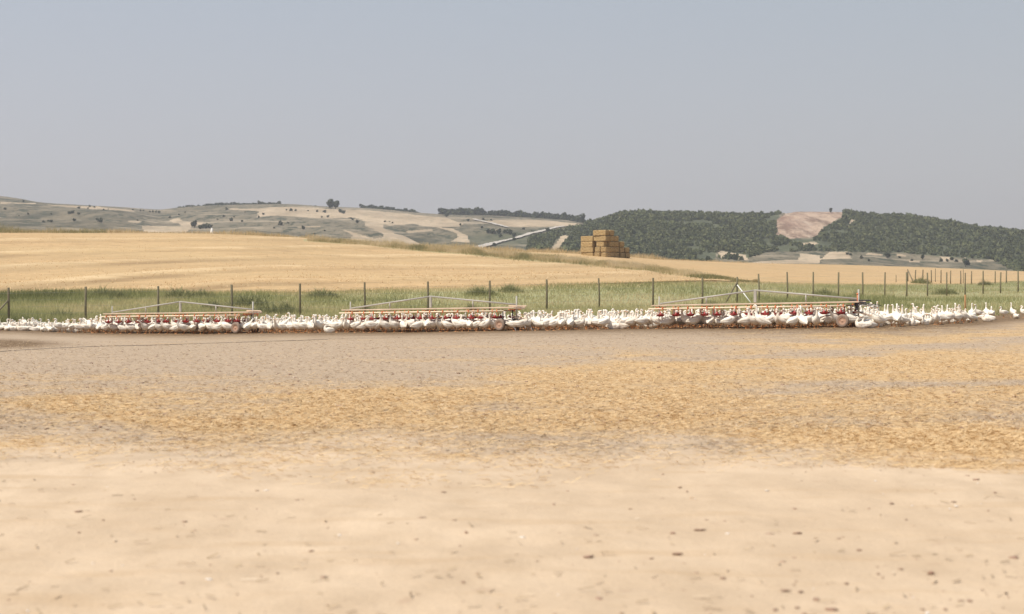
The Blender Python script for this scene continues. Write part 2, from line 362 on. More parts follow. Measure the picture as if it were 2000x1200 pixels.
# ------------------------------------------------------------------ the setting: ground sheets
def g_of(y): return np.where(y > 40, y, 20+y*y/80)
def grid(cols_px, rowfun, nrow, name, mat, attrfun=None, sel=None):
    """rowfun(px, t) -> D; returns the sheet"""
    t = np.linspace(0, 1, nrow) if np.isscalar(nrow) else nrow
    P, Tt = np.meshgrid(cols_px, t); P = P.ravel(); Tt = Tt.ravel()
    Y = rowfun(P, Tt); X = (P-1000)/F*g_of(Y); Z = terrain(X, Y)
    C = len(cols_px); Rr = len(t)
    i = np.arange(Rr-1)[:, None]*C+np.arange(C-1)[None, :]; i = i.ravel()
    Fq = np.stack([i, i+1, i+C+1, i+C], 1)
    return X, Y, Z, Fq
def cols(step, lo=-40, hi=2040):
    a = np.arange(lo, hi+step, step); l = -np.geomspace(60, 2560, 60)[::-1]-10; l = l[l > -2600]; r = 2000+np.geomspace(60, 2590, 60)
    return np.concatenate([l, a, r])
EDGE = lambda px: np.maximum(np.minimum(D_fence(px)-1.0, D_front(px)+11), D_front(px)+3.2)
# yard
pyrow = np.concatenate([np.arange(1300, 690, -2.5)]); Dn = HC*F/(pyrow-YH)
cp = cols(6)
tA = np.concatenate([np.linspace(-60, Dn[0]-.3, 14), Dn[Dn < 40]])
def row_yard(P, Tt):
    return np.where(Tt < 40, Tt, 40+(EDGE(P)-40)*(Tt-40)/100)
rows = np.concatenate([tA, np.linspace(40, 140, 70)])
X, Y, Z, Fq = grid(cp, row_yard, rows, 'ground', None)
ok = Y > 3
ppx = np.where(ok, 1000+F*X/np.maximum(Y, 3), 1000); ppy = np.where(ok, YH-(Z-HC)*F/np.maximum(Y, 3), 1400)
def yard_masks(X, Y, ppx, ppy):
    wob = fbm(X*.16, Y*.22, 4); q = 1/np.maximum(Y, 5)
    dpy = wob*F*1.2*q*.55
    lo = np.interp(ppx, [-300, 0, 500, 1000, 1500, 2000, 2300], [870, 885, 905, 912, 905, 880, 880])+dpy*.8
    up = np.interp(ppx, [-300, 0, 500, 800, 1000, 1200, 1400, 2000], [800, 792, 772, 770, 742, 705, 672, 640])+dpy*.5
    st = sstep(-45, 22, ppy-up+14*fbm(X*.6, Y*.8, 4))*sstep(-75, 95, lo-ppy+40*fbm(X*.7, Y*.9, 4))
    st = st*(.80+.75*fbm(X*.45, Y*.45, 4))
    for (x0, y0, x1, y1, wd, am) in ((1350, 706, 2100, 662, 8, 1.), (1560, 764, 2100, 742, 8, .75), (1050, 716, 1450, 700, 9, .6), (1000, 690, 1400, 676, 7, .6), (0, 835, 300, 850, 10, .3), (1600, 690, 2100, 684, 6, .6)):
        yl = y0+(y1-y0)*(ppx-x0)/(x1-x0)+dpy*.3
        k = sstep(x0-140, x0+60, ppx)*sstep(x1+140, x1-60, ppx)*np.exp(-((ppy-yl)/wd)**2)
        st = st*(1-am*k)
    gr = sstep(965, 785, ppy+dpy*.4+50*fbm(X*.55, Y*.6, 4))
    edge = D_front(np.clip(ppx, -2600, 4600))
    mud_and_shade = np.exp(-np.maximum(edge-1.2-Y, 0)/6.5)*(1-.0*Y)
    mud_and_shade = np.where(Y > edge-1.3, 1.15, mud_and_shade*.75)  # wet mud, plus the shade under and before the flock painted as dark ground
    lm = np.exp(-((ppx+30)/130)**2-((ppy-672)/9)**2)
    mud_and_shade = np.maximum(mud_and_shade, lm*1.3)
    st = np.maximum(st, .42*sstep(.05, .5, fbm(X*.10+9, Y*.55, 4))*sstep(905, 860, ppy))
    st = np.maximum(st, .45*sstep(5, 0, edge-Y)*sstep(700, 1500, ppx))
    # thin weed cover between the flock and the fence
    return np.clip(st, 0, 1), np.clip(gr, 0, 1), np.clip(mud_and_shade, 0, 1.3)
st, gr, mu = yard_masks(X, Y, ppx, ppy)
Z = Z+.012*fbm(X*3, Y*3, 2)*(Y < 40)
tag(link('ground', mesh_np('ground', np.stack([X, Y, Z], 1), Fq, [M['yard']], {'straw': st, 'grey': gr, 'mud_and_shade': mu}, True)), kind='structure')
# verge with grass
cp = cols(8)
X, Y, Z, Fq = grid(cp, lambda P, t: EDGE(P)+(D_belt(P)-EDGE(P))*t, 50, '', None)
ppx = 1000+F*X/Y; dry = sstep(.86, 1.0, (Y-EDGE(ppx))/(D_belt(ppx)-EDGE(ppx)))
tag(link('grass_verge', mesh_np('grass_verge', np.stack([X, Y, Z], 1), Fq, [M['verge']], {'dry': dry}, True)), kind='structure')
# stubble field, its windrows as low ridges
strip_c = curve([(600, 470), (700, 476), (800, 484.5), (900, 492), (1000, 500), (1100, 508.5), (1200, 518), (1300, 530), (1400, 543.5), (1440, 549), (1500, 556)])
strip_w = curve([(600, 1.5), (700, 3), (900, 5.5), (1050, 7.5), (1200, 6), (1300, 5), (1400, 3.5), (1500, 2.5)])
cp = cols(5)
X, Y, Z, Fq = grid(cp, lambda P, t: np.where(t < 1, D_belt(P)+(D_crest(P)-D_belt(P))*np.minimum(t, 1), D_crest(P)+(t-1)*90), np.concatenate([np.linspace(0, 1, 110), np.linspace(1.08, 2, 12)]), '', None)
ppx = 1000+F*X/Y; ppy = YH-(Z-HC)*F/Y
def field_row(ppx, ppy, X, Y):
    bend = np.interp(ppx, [-500, 0, 500, 1000, 1400, 2000], [40, 32, 2, -4, -24, -20])
    v = ppy-bend*sstep(440, 590, ppy)*1.3+4*fbm(X*.03, Y*.02, 3)+.8*fbm(X*.3, Y*.15, 3)
    return 6.5*np.log(1+np.maximum(v-430, 0)/60)
v = field_row(ppx, ppy, X, Y); first = (ppy > strip_c(ppx)+strip_w(ppx)) & (ppx < 1440) | (ppx < 650)
saw = .5+.5*np.sin(v*6.283)
rowd = .95*(saw**5)*(.45+.7*sstep(-.3, .5, fbm(X*.02+4, Y*.04, 3)))*np.where(first, 1, .12)
pale = (np.clip(.5+.5*np.sin(v*6.283+1.6), 0, 1)**4)*np.where(first, .75, .25)*(.5+.5*fbm(X*.02, Y*.05+3, 3))
inband = np.exp(-((ppy-strip_c(ppx))/(strip_w(ppx)+1))**4)*((ppx > 590) & (ppx < 1480))
Z = Z+.16*(np.clip(.5+.5*np.sin(v*6.283+1.6), 0, 1)**5)*np.where(first, 1, .2)*(Y < D_crest(ppx)-5)
tag(link('stubble_field', mesh_np('stubble_field', np.stack([X, Y, Z], 1), Fq, [M['stubble']], {'row': rowd, 'pale': pale, 'dry': inband}, True)), kind='structure')

# hills: one surveyed sheet, its pale fields and the quarry scar as sheets of their own
FIELDS = [
 [(445, 408.5), (560, 404), (640, 408), (720, 411), (825, 421), (880, 429), (905, 437), (895, 444), (850, 445), (800, 438), (760, 440), (750, 436), (712, 434), (690, 426), (640, 427.5), (600, 425), (540, 422), (497, 425), (500, 412)],
 [(662, 447), (695, 455), (735, 466), (750, 463), (742, 453), (712, 441), (712, 435), (752, 434), (752, 445), (770, 455), (800, 468), (830, 478), (835, 490), (740, 486), (680, 475), (690, 460)],
 [(277, 442), (357, 444), (340, 434), (332, 428), (350, 425), (362, 432), (400, 434), (397, 440), (372, 447), (362, 462), (283, 462)],
 [(850, 444), (895, 456), (897, 463), (880, 471), (918, 473), (918, 461), (887, 447)],
 [(930, 430), (1040, 428), (1150, 439), (1095, 442), (990, 442.5), (960, 437)],
 [(92, 400), (120, 401), (190, 404), (265, 410), (265, 413.5), (190, 409), (130, 406)],
 [(0, 394), (75, 397), (75, 399.5), (0, 397.5)], [(247, 432), (275, 433), (270, 438), (250, 436)],
 [(790, 452), (845, 449), (850, 453), (800, 457)], [(575, 442), (625, 441), (628, 444), (580, 445)],
 [(1403, 489), (1462, 498), (1466, 508), (1405, 504)], [(1560, 494), (1602, 499), (1602, 516), (1440, 514), (1500, 509), (1560, 507)],
 [(1618, 491), (1655, 491), (1668, 507), (1602, 507)], [(1092, 462), (1104, 459), (1116, 464), (1106, 472), (1092, 491), (1076, 488), (1088, 474)],
 [(1690, 494), (1725, 497), (1722, 500), (1688, 498)], [(1748, 496), (1770, 498), (1768, 502), (1750, 501)], [(1772, 507), (1800, 508), (1798, 513), (1775, 512)],
 [(1830, 501), (1856, 503), (1852, 511), (1838, 508)], [(1878, 504), (1886, 504), (1884, 514), (1876, 513)], [(1905, 508), (1922, 509), (1920, 513), (1906, 512)],
 [(1564, 474), (1590, 471), (1600, 476), (1570, 481)], [(1660, 427), (1672, 430), (1668, 441), (1655, 442)],[(1205, 424), (1218, 423), (1214, 431), (1204, 433)],
]
QUARRY = [(1535, 413), (1647, 412), (1645, 425), (1625, 435), (1610, 442), (1600, 455), (1585, 463), (1545, 467), (1532, 458), (1512, 461), (1519, 450), (1513, 436), (1522, 427)]
FOREST = [(1032, 492), (1031, 470), (1075, 456), (1110, 447), (1150, 438), (1180, 425), (1200, 410), (1240, 405), (1530, 405), (1514, 436), (1519, 452), (1512, 461), (1545, 467), (1585, 468), (1600, 455), (1610, 442), (1625, 435), (1645, 425), (1650, 400), (1850, 400), (2000, 425), (2700, 430), (2700, 560), (2000, 540), (1960, 520), (1940, 508), (1860, 503), (1760, 494), (1590, 491), (1500, 492), (1450, 508), (1404, 506), (1401, 487), (1395, 512), (1250, 510), (1090, 500), (1096, 478), (1118, 464), (1104, 458), (1084, 470), (1078, 484), (1060, 494)]
cp = cols(3)
t_h = np.concatenate([np.linspace(0, .45, 26)[:-1], np.linspace(.45, 1, 170), np.linspace(1.02, 2, 14)])
def row_hill(P, t):
    a = D_crest(P)+90; b = D_sky(P)
    return np.where(t <= 1, a+(b-a)*np.minimum(t, 1), b+(t-1)**2*6000)
X, Y, Z, Fq = grid(cp, row_hill, t_h, '', None)
ppx = 1000+F*X/Y; ppy = YH-(Z-HC)*F/Y
jx = ppx+9*fbm(X/40, Y/60, 5); jy = ppy+3*fbm(X/35+7, Y/60, 5)
isf = np.zeros(len(X), bool)
for p in FIELDS: isf |= inpoly(jx, jy, p)
front_of = Y < D_sky(ppx)+60
isf &= front_of; isq = inpoly(jx, jy, QUARRY) & (Y < D_sky(ppx)+25)
isf &= ~isq
lush = np.clip(inpoly(ppx, ppy, FOREST)*1., 0, 1)+np.exp(-((ppx-985)/110)**2-((ppy-468)/16)**2)*.8+sstep(1020, 1080, ppx)*.08
V = np.stack([X, Y, Z], 1)
# quarry cut back into the slope with broken benches
qz = isq*(3.5*abs(fbm(X/25, Y/30, 3))+0); V[:, 2] -= qz
fc = lambda m: m[Fq].sum(1) >= 3
ff, fq_ = fc(isf), fc(isq)
def sub(mask, name, mat):
    f = Fq[mask]; u, inv = np.unique(f, return_inverse=True)
    return tag(link(name, mesh_np(name, V[u], inv.reshape(-1, 4), [mat], {'lush': np.clip(lush[u], 0, 1)}, True)), kind='structure')
sub(~(ff | fq_), 'hills', M['scrub']); sub(ff, 'hill_fields', M['hfield']); sub(fq_, 'quarry_slope', M['quarry'])

# visible-surface lookup: bearing+row -> hill point
hx = X.reshape(len(t_h), -1); hy = Y.reshape(len(t_h), -1); hz = V[:, 2].reshape(len(t_h), -1)
hpy = YH-(hz-HC)*F/hy
def on_hill(px, py):
    c_ = int(np.argmin(abs(cp-px))); colp = hpy[:, c_]
    best = np.minimum.accumulate(colp)
    idx = np.where((colp <= py) & (colp <= best+.01) & (np.arange(len(colp)) > 8))[0]
    i = idx[0] if len(idx) else int(np.argmin(colp))
    return hx[i, c_], hy[i, c_], hz[i, c_]
def ribbon(pts, wid, name, mat, lift, lookup):
    vs = []; fs = []; P = [Vector(lookup(*p)) for p in pts]
    for i, p in enumerate(P):
        t = (P[min(i+1, len(P)-1)]-P[max(i-1, 0)]); t.z = 0; t.normalize(); nrm = Vector((t.y, -t.x, 0))
        for s in (-1, -.5, 0, .5, 1):
            q = p+nrm*s*wid/2; z = max(T(q.x, q.y), p.z-1.0)+lift; vs.append((q.x, q.y, z))
        if i: fs += [[(i-1)*5+k, (i-1)*5+k+1, i*5+k+1, i*5+k] for k in range(4)]
    mb = MB().add(vs, fs, 0, True); return mb.build(name, mat)
def densify(pts, n_=8):
    o = []
    for a, b in zip(pts[:-1], pts[1:]): o += [tuple(a[i]+(b[i]-a[i])*k/n_ for i in range(len(a))) for k in range(n_)]
    return o+[pts[-1]]
tag(ribbon(densify([(925, 492), (940, 484), (975, 474.5), (1005, 468), (1035, 459), (1062, 452.5), (1080, 447.5), (1098, 444)]), 5.5, 'dirt_track', M['track'], .9, on_hill), kind='structure')
tag(ribbon(densify([(925, 430), (955, 437), (978, 442), (992, 446)]), 3.5, 'dirt_track', M['track'], .9, on_hill), kind='structure')

# ------------------------------------------------------------------ foliage
def leafcloud(nq, blobs, size, seed, flat=.0):
    """nq small faces spread through a set of blobs (cx,cy,cz,rx,ry,rz)"""
    g = np.random.default_rng(seed); b = np.array(blobs); wt = b[:, 3]*b[:, 4]*b[:, 5]; wt = wt**.8/np.sum(wt**.8)
    k = g.choice(len(b), nq, p=wt); d = g.normal(size=(nq, 3)); d /= np.linalg.norm(d, axis=1)[:, None]
    r = g.random(nq)**.25; c = b[k, :3]+d*r[:, None]*b[k, 3:6]
    nn = d+.45*g.normal(size=(nq, 3)); a = np.cross(nn, g.normal(size=(nq, 3))); a /= np.linalg.norm(a, axis=1)[:, None]
    bb = np.cross(nn, a); bb /= np.linalg.norm(bb, axis=1)[:, None]
    s = size*(.5+g.random(nq))[:, None]
    V = np.stack([c-a*s-bb*s*.6, c+a*s-bb*s*.6, c+a*s*.8+bb*s*.7, c-a*s*.8+bb*s*.7], 1).reshape(-1, 3)
    tint = np.repeat(np.clip(g.random(nq)*.8+.2*g.random(len(b))[k], 0, 1), 4)
    return V, np.arange(nq*4).reshape(-1, 4), tint
def crown_blobs(w_, h_, n_, seed):
    g = random.Random(seed); o = [(0, 0, h_*.5, w_*.33, w_*.33, h_*.4)]
    for i in range(n_):
        a = g.random()*6.28; r = w_*.32*g.random()**.6; z = h_*(.25+.6*g.random())
        s = g.uniform(.16, .26)
        o.append((math.cos(a)*r, math.sin(a)*r, z, w_*s, w_*s, h_*s*.9))
    return o
def field_of_crowns(name, pts, sizes, mat, nq, leaf, seed, label, cat, variants=5, squash=.85):
    """one mass of crowns that nobody could count"""
    tmpl = [leafcloud(nq, crown_blobs(1, squash, 5, seed+i), leaf, seed+i) for i in range(variants)]
    Vs = []; Ts = []; g = np.random.default_rng(seed)
    for i, (p, s) in enumerate(zip(pts, sizes)):
        v, f, t = tmpl[i % variants]; a = g.random()*6.28; ca, sa = math.cos(a), math.sin(a)
        q = v*s; q = np.stack([q[:, 0]*ca-q[:, 1]*sa, q[:, 0]*sa+q[:, 1]*ca, q[:, 2]*g.uniform(.8, 1.2)], 1)
        Vs.append(q+np.array(p)); Ts.append(np.clip(t*.45+.75*g.random()-.1, 0, 1))
    V = np.concatenate(Vs); me = mesh_np(name, V, np.arange(len(V)).reshape(-1, 4), [mat], {'tint': np.concatenate(Ts)})
    return tag(link(name, me), label, cat, kind='stuff')
# forest on the right-hand hill
cand = []; g = np.random.default_rng(11)
PX = g.uniform(1030, 2350, 200000); DD = g.uniform(560, 1330, 200000)
XX = (PX-1000)/F*DD; ZZ = terrain(XX, DD); PY = YH-(ZZ-HC)*F/DD
nz = fbm(XX/30, DD/45, 3)
keep = inpoly(PX+3*nz, PY+2*nz, FOREST) & (DD < D_sky(PX)+40) & (nz > -.42) & ~inpoly(PX, PY, QUARRY) & ~inpoly(PX, PY-7, QUARRY) & (PY < P_crest(PX)+6)
for p in FIELDS: keep &= ~inpoly(PX, PY, p)
idx = np.where(keep)[0]; cell = set(); sel = []
for i in idx:
    k = (int(XX[i]/2.7), int(DD[i]/6.0))
    if k in cell: continue
    cell.add(k); sel.append(i)
random.shuffle(sel); sel = sel[:22000]
print('forest trees', len(sel))
field_of_crowns('pine_forest', [(XX[i], DD[i], ZZ[i]-.5) for i in sel], [random.choice((random.uniform(2.0, 3.4), random.uniform(2.8, 4.8))) for i in sel], M['forest'], 32, .18, 21, 'dark green pine forest covering the right hill around the quarry scar', 'forest')
# skyline woods
def wood(x0, x1, dens, smin, smax, label, seed, back=12, off=0):
    g = random.Random(seed); pts = []; sz = []
    for i in range(int((x1-x0)*dens)):
        px = g.uniform(x0, x1); D = float(D_sky(np.array([px]))[0])+g.uniform(-8, back)+off
        x = (px-1000)/F*D; e_ = min(1, (px-x0)/12+.45, (x1-px)/25+.4)
        pts.append((x, D, T(x, D)-.8)); sz.append(g.uniform(smin, smax)*e_)
    field_of_crowns('skyline_wood', pts, sz, M['leaf'], 60, .12, seed, label, 'wood')
wood(344, 470, .8, 3, 6, 'thin row of dark trees on the skyline above the left valley', 31)
wood(395, 558, 1.6, 4.4, 6.8, 'long low dark wood on the skyline over the pale upper field', 32)
wood(600, 660, .4, 2, 4, 'sparse bushes on the skyline beside the big round tree', 33)
wood(700, 825, 1.5, 3.8, 7, 'dark tapering wood on the skyline right of the big round tree', 34)
wood(859, 955, 2.0, 7.5, 11, 'tall dense wood on the skyline above the upper track', 35, 12)
wood(950, 1150, 1.7, 5.5, 10, 'long wood descending the skyline towards the forest hill', 36, 12)
# single trees and shrubs
def tree_mesh(w_, h_, seed, nq=260, leaf=.09):
    v, f, t = leafcloud(nq, crown_blobs(w_, h_, 9, seed), leaf*w_, seed); v[:, 2] += h_*.12
    return mesh_np('crown', v, f, [M['leaf']], {'tint': t})
def tree(name, px, py, w_, h_, seed, label, cat='tree', group=None, lookup=on_hill, nq=260):
    x, y, z = lookup(px, py); rt = link(name, None, None, (x, y, z-.2)); tag(rt, label, cat, group)
    link('crown', tree_mesh(w_, h_, seed, nq), rt)
    mb = MB().tube([(0, 0, -.5), (0, 0, h_*.3), (w_*.05, 0, h_*.65)], [w_*.05, w_*.04, w_*.015])
    for a in (0, 2.1, 4.2): mb.tube([(0, 0, h_*.28), (math.cos(a)*w_*.25, math.sin(a)*w_*.25, h_*.6)], [w_*.025, w_*.01], 5)
    mb.build('trunk', M['bark'], rt); return rt
tree('round_tree', 646, 408.5, 9, 8.6, 3, 'big round dark tree standing alone on the middle hilltop', nq=900)
tree('round_tree', 657, 409, 8, 7.4, 4, 'lower of the two merged round trees on the middle hilltop', nq=800)
tree('lone_tree', 1622, 416, 3.4, 3.6, 5, 'small lone tree on the bare rim above the quarry scar', nq=300)
tree('hillside_tree', 873, 425, 5, 4.2, 8, 'dark tree just under the left end of the tall skyline wood')
tree('hillside_tree', 381, 446, 5.2, 5.6, 9, 'upright tree beside the pale valley field on the left')
tree('hillside_tree', 1886, 522, 5, 5.5, 12, 'broad dark tree at the foot of the forest hill by pale rocks', nq=400)
tree('hillside_tree', 1732, 505, 4.4, 3.8, 13, 'round dark tree on the scrub slope below the forest')
tree('hillside_tree', 1803, 508, 3, 3.4, 14, 'small dark tree between pale outcrops below the forest')
protos = [mesh_np('shrub', *(lambda r: (r[0], r[1]))(leafcloud(110, crown_blobs(1, .75, 5, 50+i), .1, 50+i)), [M['leaf']], {'tint': leafcloud(110, crown_blobs(1, .75, 5, 50+i), .1, 50+i)[2]}) for i in range(4)]
SHR = [(48, 395, 3.2), (57, 420, 2.5), (100, 420, 2), (137, 419, 3.5), (144, 418, 3.5), (155, 420, 3), (146, 433, 3.5), (196, 436, 5), (190, 431, 3), (37, 423, 1.6), (10, 410, 3), (85, 435, 2.5), (95, 434, 2), (101, 435, 3), (155, 408, 3.2), (177, 405, 3), (184, 406, 2.4), (172, 408, 2), (204, 411, 2), (212, 410, 1.5), (260, 411, 2.3), (274, 413, 2.5), (280, 413, 2.5), (292, 415, 2.5), (299, 415, 2.8), (305, 416, 3), (311, 417, 3.8), (332, 426, 3), (361, 416, 1.8), (349, 421, 2.2), (270, 432, 2), (398, 447, 5.5), (392, 448, 5), (406, 446, 5), (412, 444, 3), (436, 425, 3), (453, 433, 4.5), (458, 426, 2), (473, 434, 3), (516, 420, 3.2), (506, 426, 2.6), (480, 416, 2), (444, 411, 3.5), (425, 430, 2), (547, 441, 5), (562, 437, 2.4), (535, 448, 2), (593, 449, 4), (634, 416, 4), (620, 415, 3), (603, 413, 2), (664, 416, 5), (672, 418, 5), (570, 413, 4), (578, 413, 3), (560, 412, 2.5), (628, 426, 2.5), (640, 425, 3), (636, 452, 2), (614, 459, 2), (690, 430, 2.8), (697, 436, 4), (686, 428, 2.4), (752, 435, 2.6), (760, 434, 1.6), (768, 437, 2.2), (915, 433, 3.5), (900, 441, 3), (945, 430, 3), (960, 432, 3), (966, 481, 3.5), (1005, 470, 3.5), (1069, 453, 5), (1040, 456, 3), (953, 456, 5), (963, 457, 6), (975, 458, 6), (985, 457, 5), (995, 459, 6), (1003, 464, 5), (978, 464, 4), (940, 446, 3), (1023, 449, 3), (1058, 486, 6), (1463, 494, 3.2), (1682, 506, 3), (1697, 511, 2.6), (1757, 505, 2.6), (1780, 510, 2.4), (1838, 512, 3.4), (1850, 512, 3), (1858, 509, 3.5), (1868, 512, 3), (1640, 486, 3), (1655, 498, 3), (1662, 500, 2.6), (1545, 492, 3)]
SHR.sort(); zc = {}
def ordinal(i):
    o1 = ['first', 'second', 'third', 'fourth', 'fifth', 'sixth', 'seventh', 'eighth', 'ninth', 'tenth', 'eleventh', 'twelfth', 'thirteenth', 'fourteenth', 'fifteenth', 'sixteenth', 'seventeenth', 'eighteenth', 'nineteenth']
    tn = {2: ('twentieth', 'twenty-'), 3: ('thirtieth', 'thirty-'), 4: ('fortieth', 'forty-'), 5: ('fiftieth', 'fifty-'), 6: ('sixtieth', 'sixty-'), 7: ('seventieth', 'seventy-'), 8: ('eightieth', 'eighty-')}
    i += 1
    return o1[i-1] if i < 20 else (tn[i//10][0] if i % 10 == 0 else tn[i//10][1]+o1[i % 10-1])
for i, (px, py, s) in enumerate(SHR):
    x, y, z = on_hill(px, py); o = link('hill_shrub', protos[i % 4], None, (x, y, z-.3), (0, 0, i*1.7), s)
    zone = ('dotted over the far left hill' if px < 250 else 'in the left valley between the two hills' if px < 420 else 'on the slope of the middle hill' if px < 830 else 'beside the chalk tracks' if px < 1080 else 'among pale rocks below the forest')
    zc[zone] = zc.get(zone, -1)+1
    tag(o, f'{"large" if s >= 4.5 else "mid-sized" if s >= 3 else "tiny"} dark shrub, {ordinal(zc[zone])} from left {zone}', 'shrub', 'dark shrubs '+zone)

# ------------------------------------------------------------------ grasses and straw
def blades(name, x, y, z, h, wd, tint, mat, lean=.35, seed=1):
    g = np.random.default_rng(seed); n_ = len(x); a = g.uniform(0, np.pi, n_); dx = np.cos(a)*wd/2; dy = np.sin(a)*wd/2*.6
    lx = g.normal(0, lean, n_)*h; ly = g.normal(0, lean, n_)*h
    V = np.empty((n_, 3, 3)); V[:, 0] = np.stack([x-dx, y-dy, z-.03], 1); V[:, 1] = np.stack([x+dx, y+dy, z-.03], 1); V[:, 2] = np.stack([x+lx, y+ly, z+h], 1)
    return mesh_np(name, V.reshape(-1, 3), np.arange(n_*3).reshape(-1, 3), [mat], {'tint': np.repeat(np.clip(tint, 0, 1), 3)})
g = np.random.default_rng(5)
# green verge
N = 150000
P = g.uniform(-150, 2150, N); t = g.random(N); De = EDGE(P)+.3; Db = D_belt(P)+2
t = t**1.1; Y = De+(Db-De)*t; X = (P-1000)/F*Y; Z = terrain(X, Y)
pn = fbm(X*.09, Y*.07, 4); p2 = fbm(X*.35+3, Y*.25, 3)
left = sstep(900, 200, P)
h = (.22+.30*np.clip(pn+.45, 0, 1.2)+.14*p2*(p2 > 0)+.12*left)*g.uniform(.5, 1.2, N)
h *= np.where(t > .9, .55, 1)*np.where(P > 1750, .7, 1)
tint = .52-.75*(pn)-.35*p2+g.normal(0, .13, N)-.22*left-.25*np.exp(-((t-.72)/.14)**2)*sstep(1300, 1000, P)+.45*sstep(.88, 1, t)+.25*sstep(.10, 0, t)+.08*sstep(1200, 1900, P)
me = blades('grass', X, Y, Z, h, .03+.03*g.random(N), tint, M['grass'], .3, 2)
tag(link('grass', me), 'tall grey green grass growing in a belt along the wire fence', 'grass', kind='stuff')
# thin yellowing growth between flock and fence
N = 26000
P = g.uniform(-100, 2100, N); De = np.minimum(D_front(P)+7.0, EDGE(P)); Db = EDGE(P)+1
Y = De+(Db-De)*g.random(N)**.6; X = (P-1000)/F*Y; Z = terrain(X, Y)
kk = Y > De
me = blades('weeds', X, Y, Z, g.uniform(.06, .26, N), .04+.03*g.random(N), g.normal(.62, .2, N), M['grass'], .4, 3)
tag(link('low_weeds', me), 'short yellowing weeds between the geese and the fence', 'weeds', kind='stuff')
# strip of weeds through the stubble
N = 60000
P = 600+880*g.random(N)**.9; off = g.normal(0, .42, N)
Dgrid = np.linspace(0, 1, 200)
def D_at_row(P, row):
    Db = D_belt(P); Dc = D_crest(P); lo = Db.copy(); hi = Dc.copy()
    for _ in range(18):
        m_ = .5*(lo+hi); Ds, Zs = stations(P); zz = pchip(Ds, Zs, m_); pr = YH-(zz-HC)*F/m_
        up = pr > row; lo = np.where(up, m_, lo); hi = np.where(up, hi, m_)
    return .5*(lo+hi)
row = strip_c(P)+off*strip_w(P)*.95+.5; Y = D_at_row(P, row); X = (P-1000)/F*Y; Z = terrain(X, Y)
pn = fbm(X*.12, Y*.05, 3)
tint = .60-.35*off*.5-.7*pn-.5*fbm(X*.6+4, Y*.15, 2)+g.normal(0, .2, N)+np.where(P < 800, .25, 0)
h = g.uniform(.15, .8, N)*(.55+.9*np.clip(fbm(X*.5, Y*.1, 3)+.4, 0, 1))*np.interp(P, [600, 900, 1200, 1480], [.8, 1, .9, .5])
tag(link('weed_strip', blades('weed_strip', X, Y, Z, h, .07, tint, M['drygrass'], .3, 4)), 'strip of green and brown weeds dividing the two stubble fields', 'weeds', kind='stuff')
# dry grass along the crest
N = 46000
P = g.uniform(-150, 2150, N); Y = D_crest(P)+g.uniform(-14, 12, N); X = (P-1000)/F*Y; Z = terrain(X, Y)
pn = fbm(X*.08, Y*.02, 3)
dens = np.interp(P, [-150, 230, 300, 480, 560, 1000, 1350, 1500, 1560], [1, 1, .5, .6, 1, 1, .8, .2, 0.02]); kp = (g.random(N) < dens)
h = (.45+.9*np.clip(fbm(X*.35, Y*.02, 3)+.4, 0, 1))*g.uniform(.4, 1.5, N)*np.interp(P, [0, 300, 500, 1200, 1400], [1.25, .55, .8, 1, .5])
tint = np.where(P < 210, .15, .72)-.5*pn*(P < 600)+g.normal(0, .16, N)
X, Y, Z, h, tint = [q[kp] for q in (X, Y, Z, h, tint)]
tag(link('dry_grass', blades('dry_grass', X, Y, Z, h, .08, tint, M['drygrass'], .25, 6)), 'pale dry grass fringing the crest of the stubble field', 'grass', kind='stuff')
# straw lying in the windrows of the near field
N = 330000
P = g.uniform(-80, 1470, N); tt = g.random(N)**1.1; Y = D_belt(P)+(D_crest(P)-D_belt(P))*tt; X = (P-1000)/F*Y; Z = terrain(X, Y)
pr = YH-(Z-HC)*F/Y; vv = field_row(P, pr, X, Y); ph = np.clip(.5+.5*np.sin(vv*6.283+1.6), 0, 1); cl = fbm(X*.4, Y*.12, 3)
kp = ((pr > strip_c(P)+strip_w(P)+1) | (P < 620)) & (g.random(N) < .025+.8*ph**8*np.clip(.6+1.3*cl, 0, 1.2))
X, Y, Z, cl, ph = [q[kp] for q in (X, Y, Z, cl, ph)]; n_ = len(X); print('windrow straw', n_)
tag(link('windrow_straw', blades('windrow_straw', X, Y, Z+.02, g.uniform(.04, .17, n_)*(.5+ph), .075, g.uniform(.45, 1, n_)+.35*cl, M['straw'], 1.2, 16)), 'straw windrows lying in curved lines over the near stubble field', 'straw', kind='stuff')
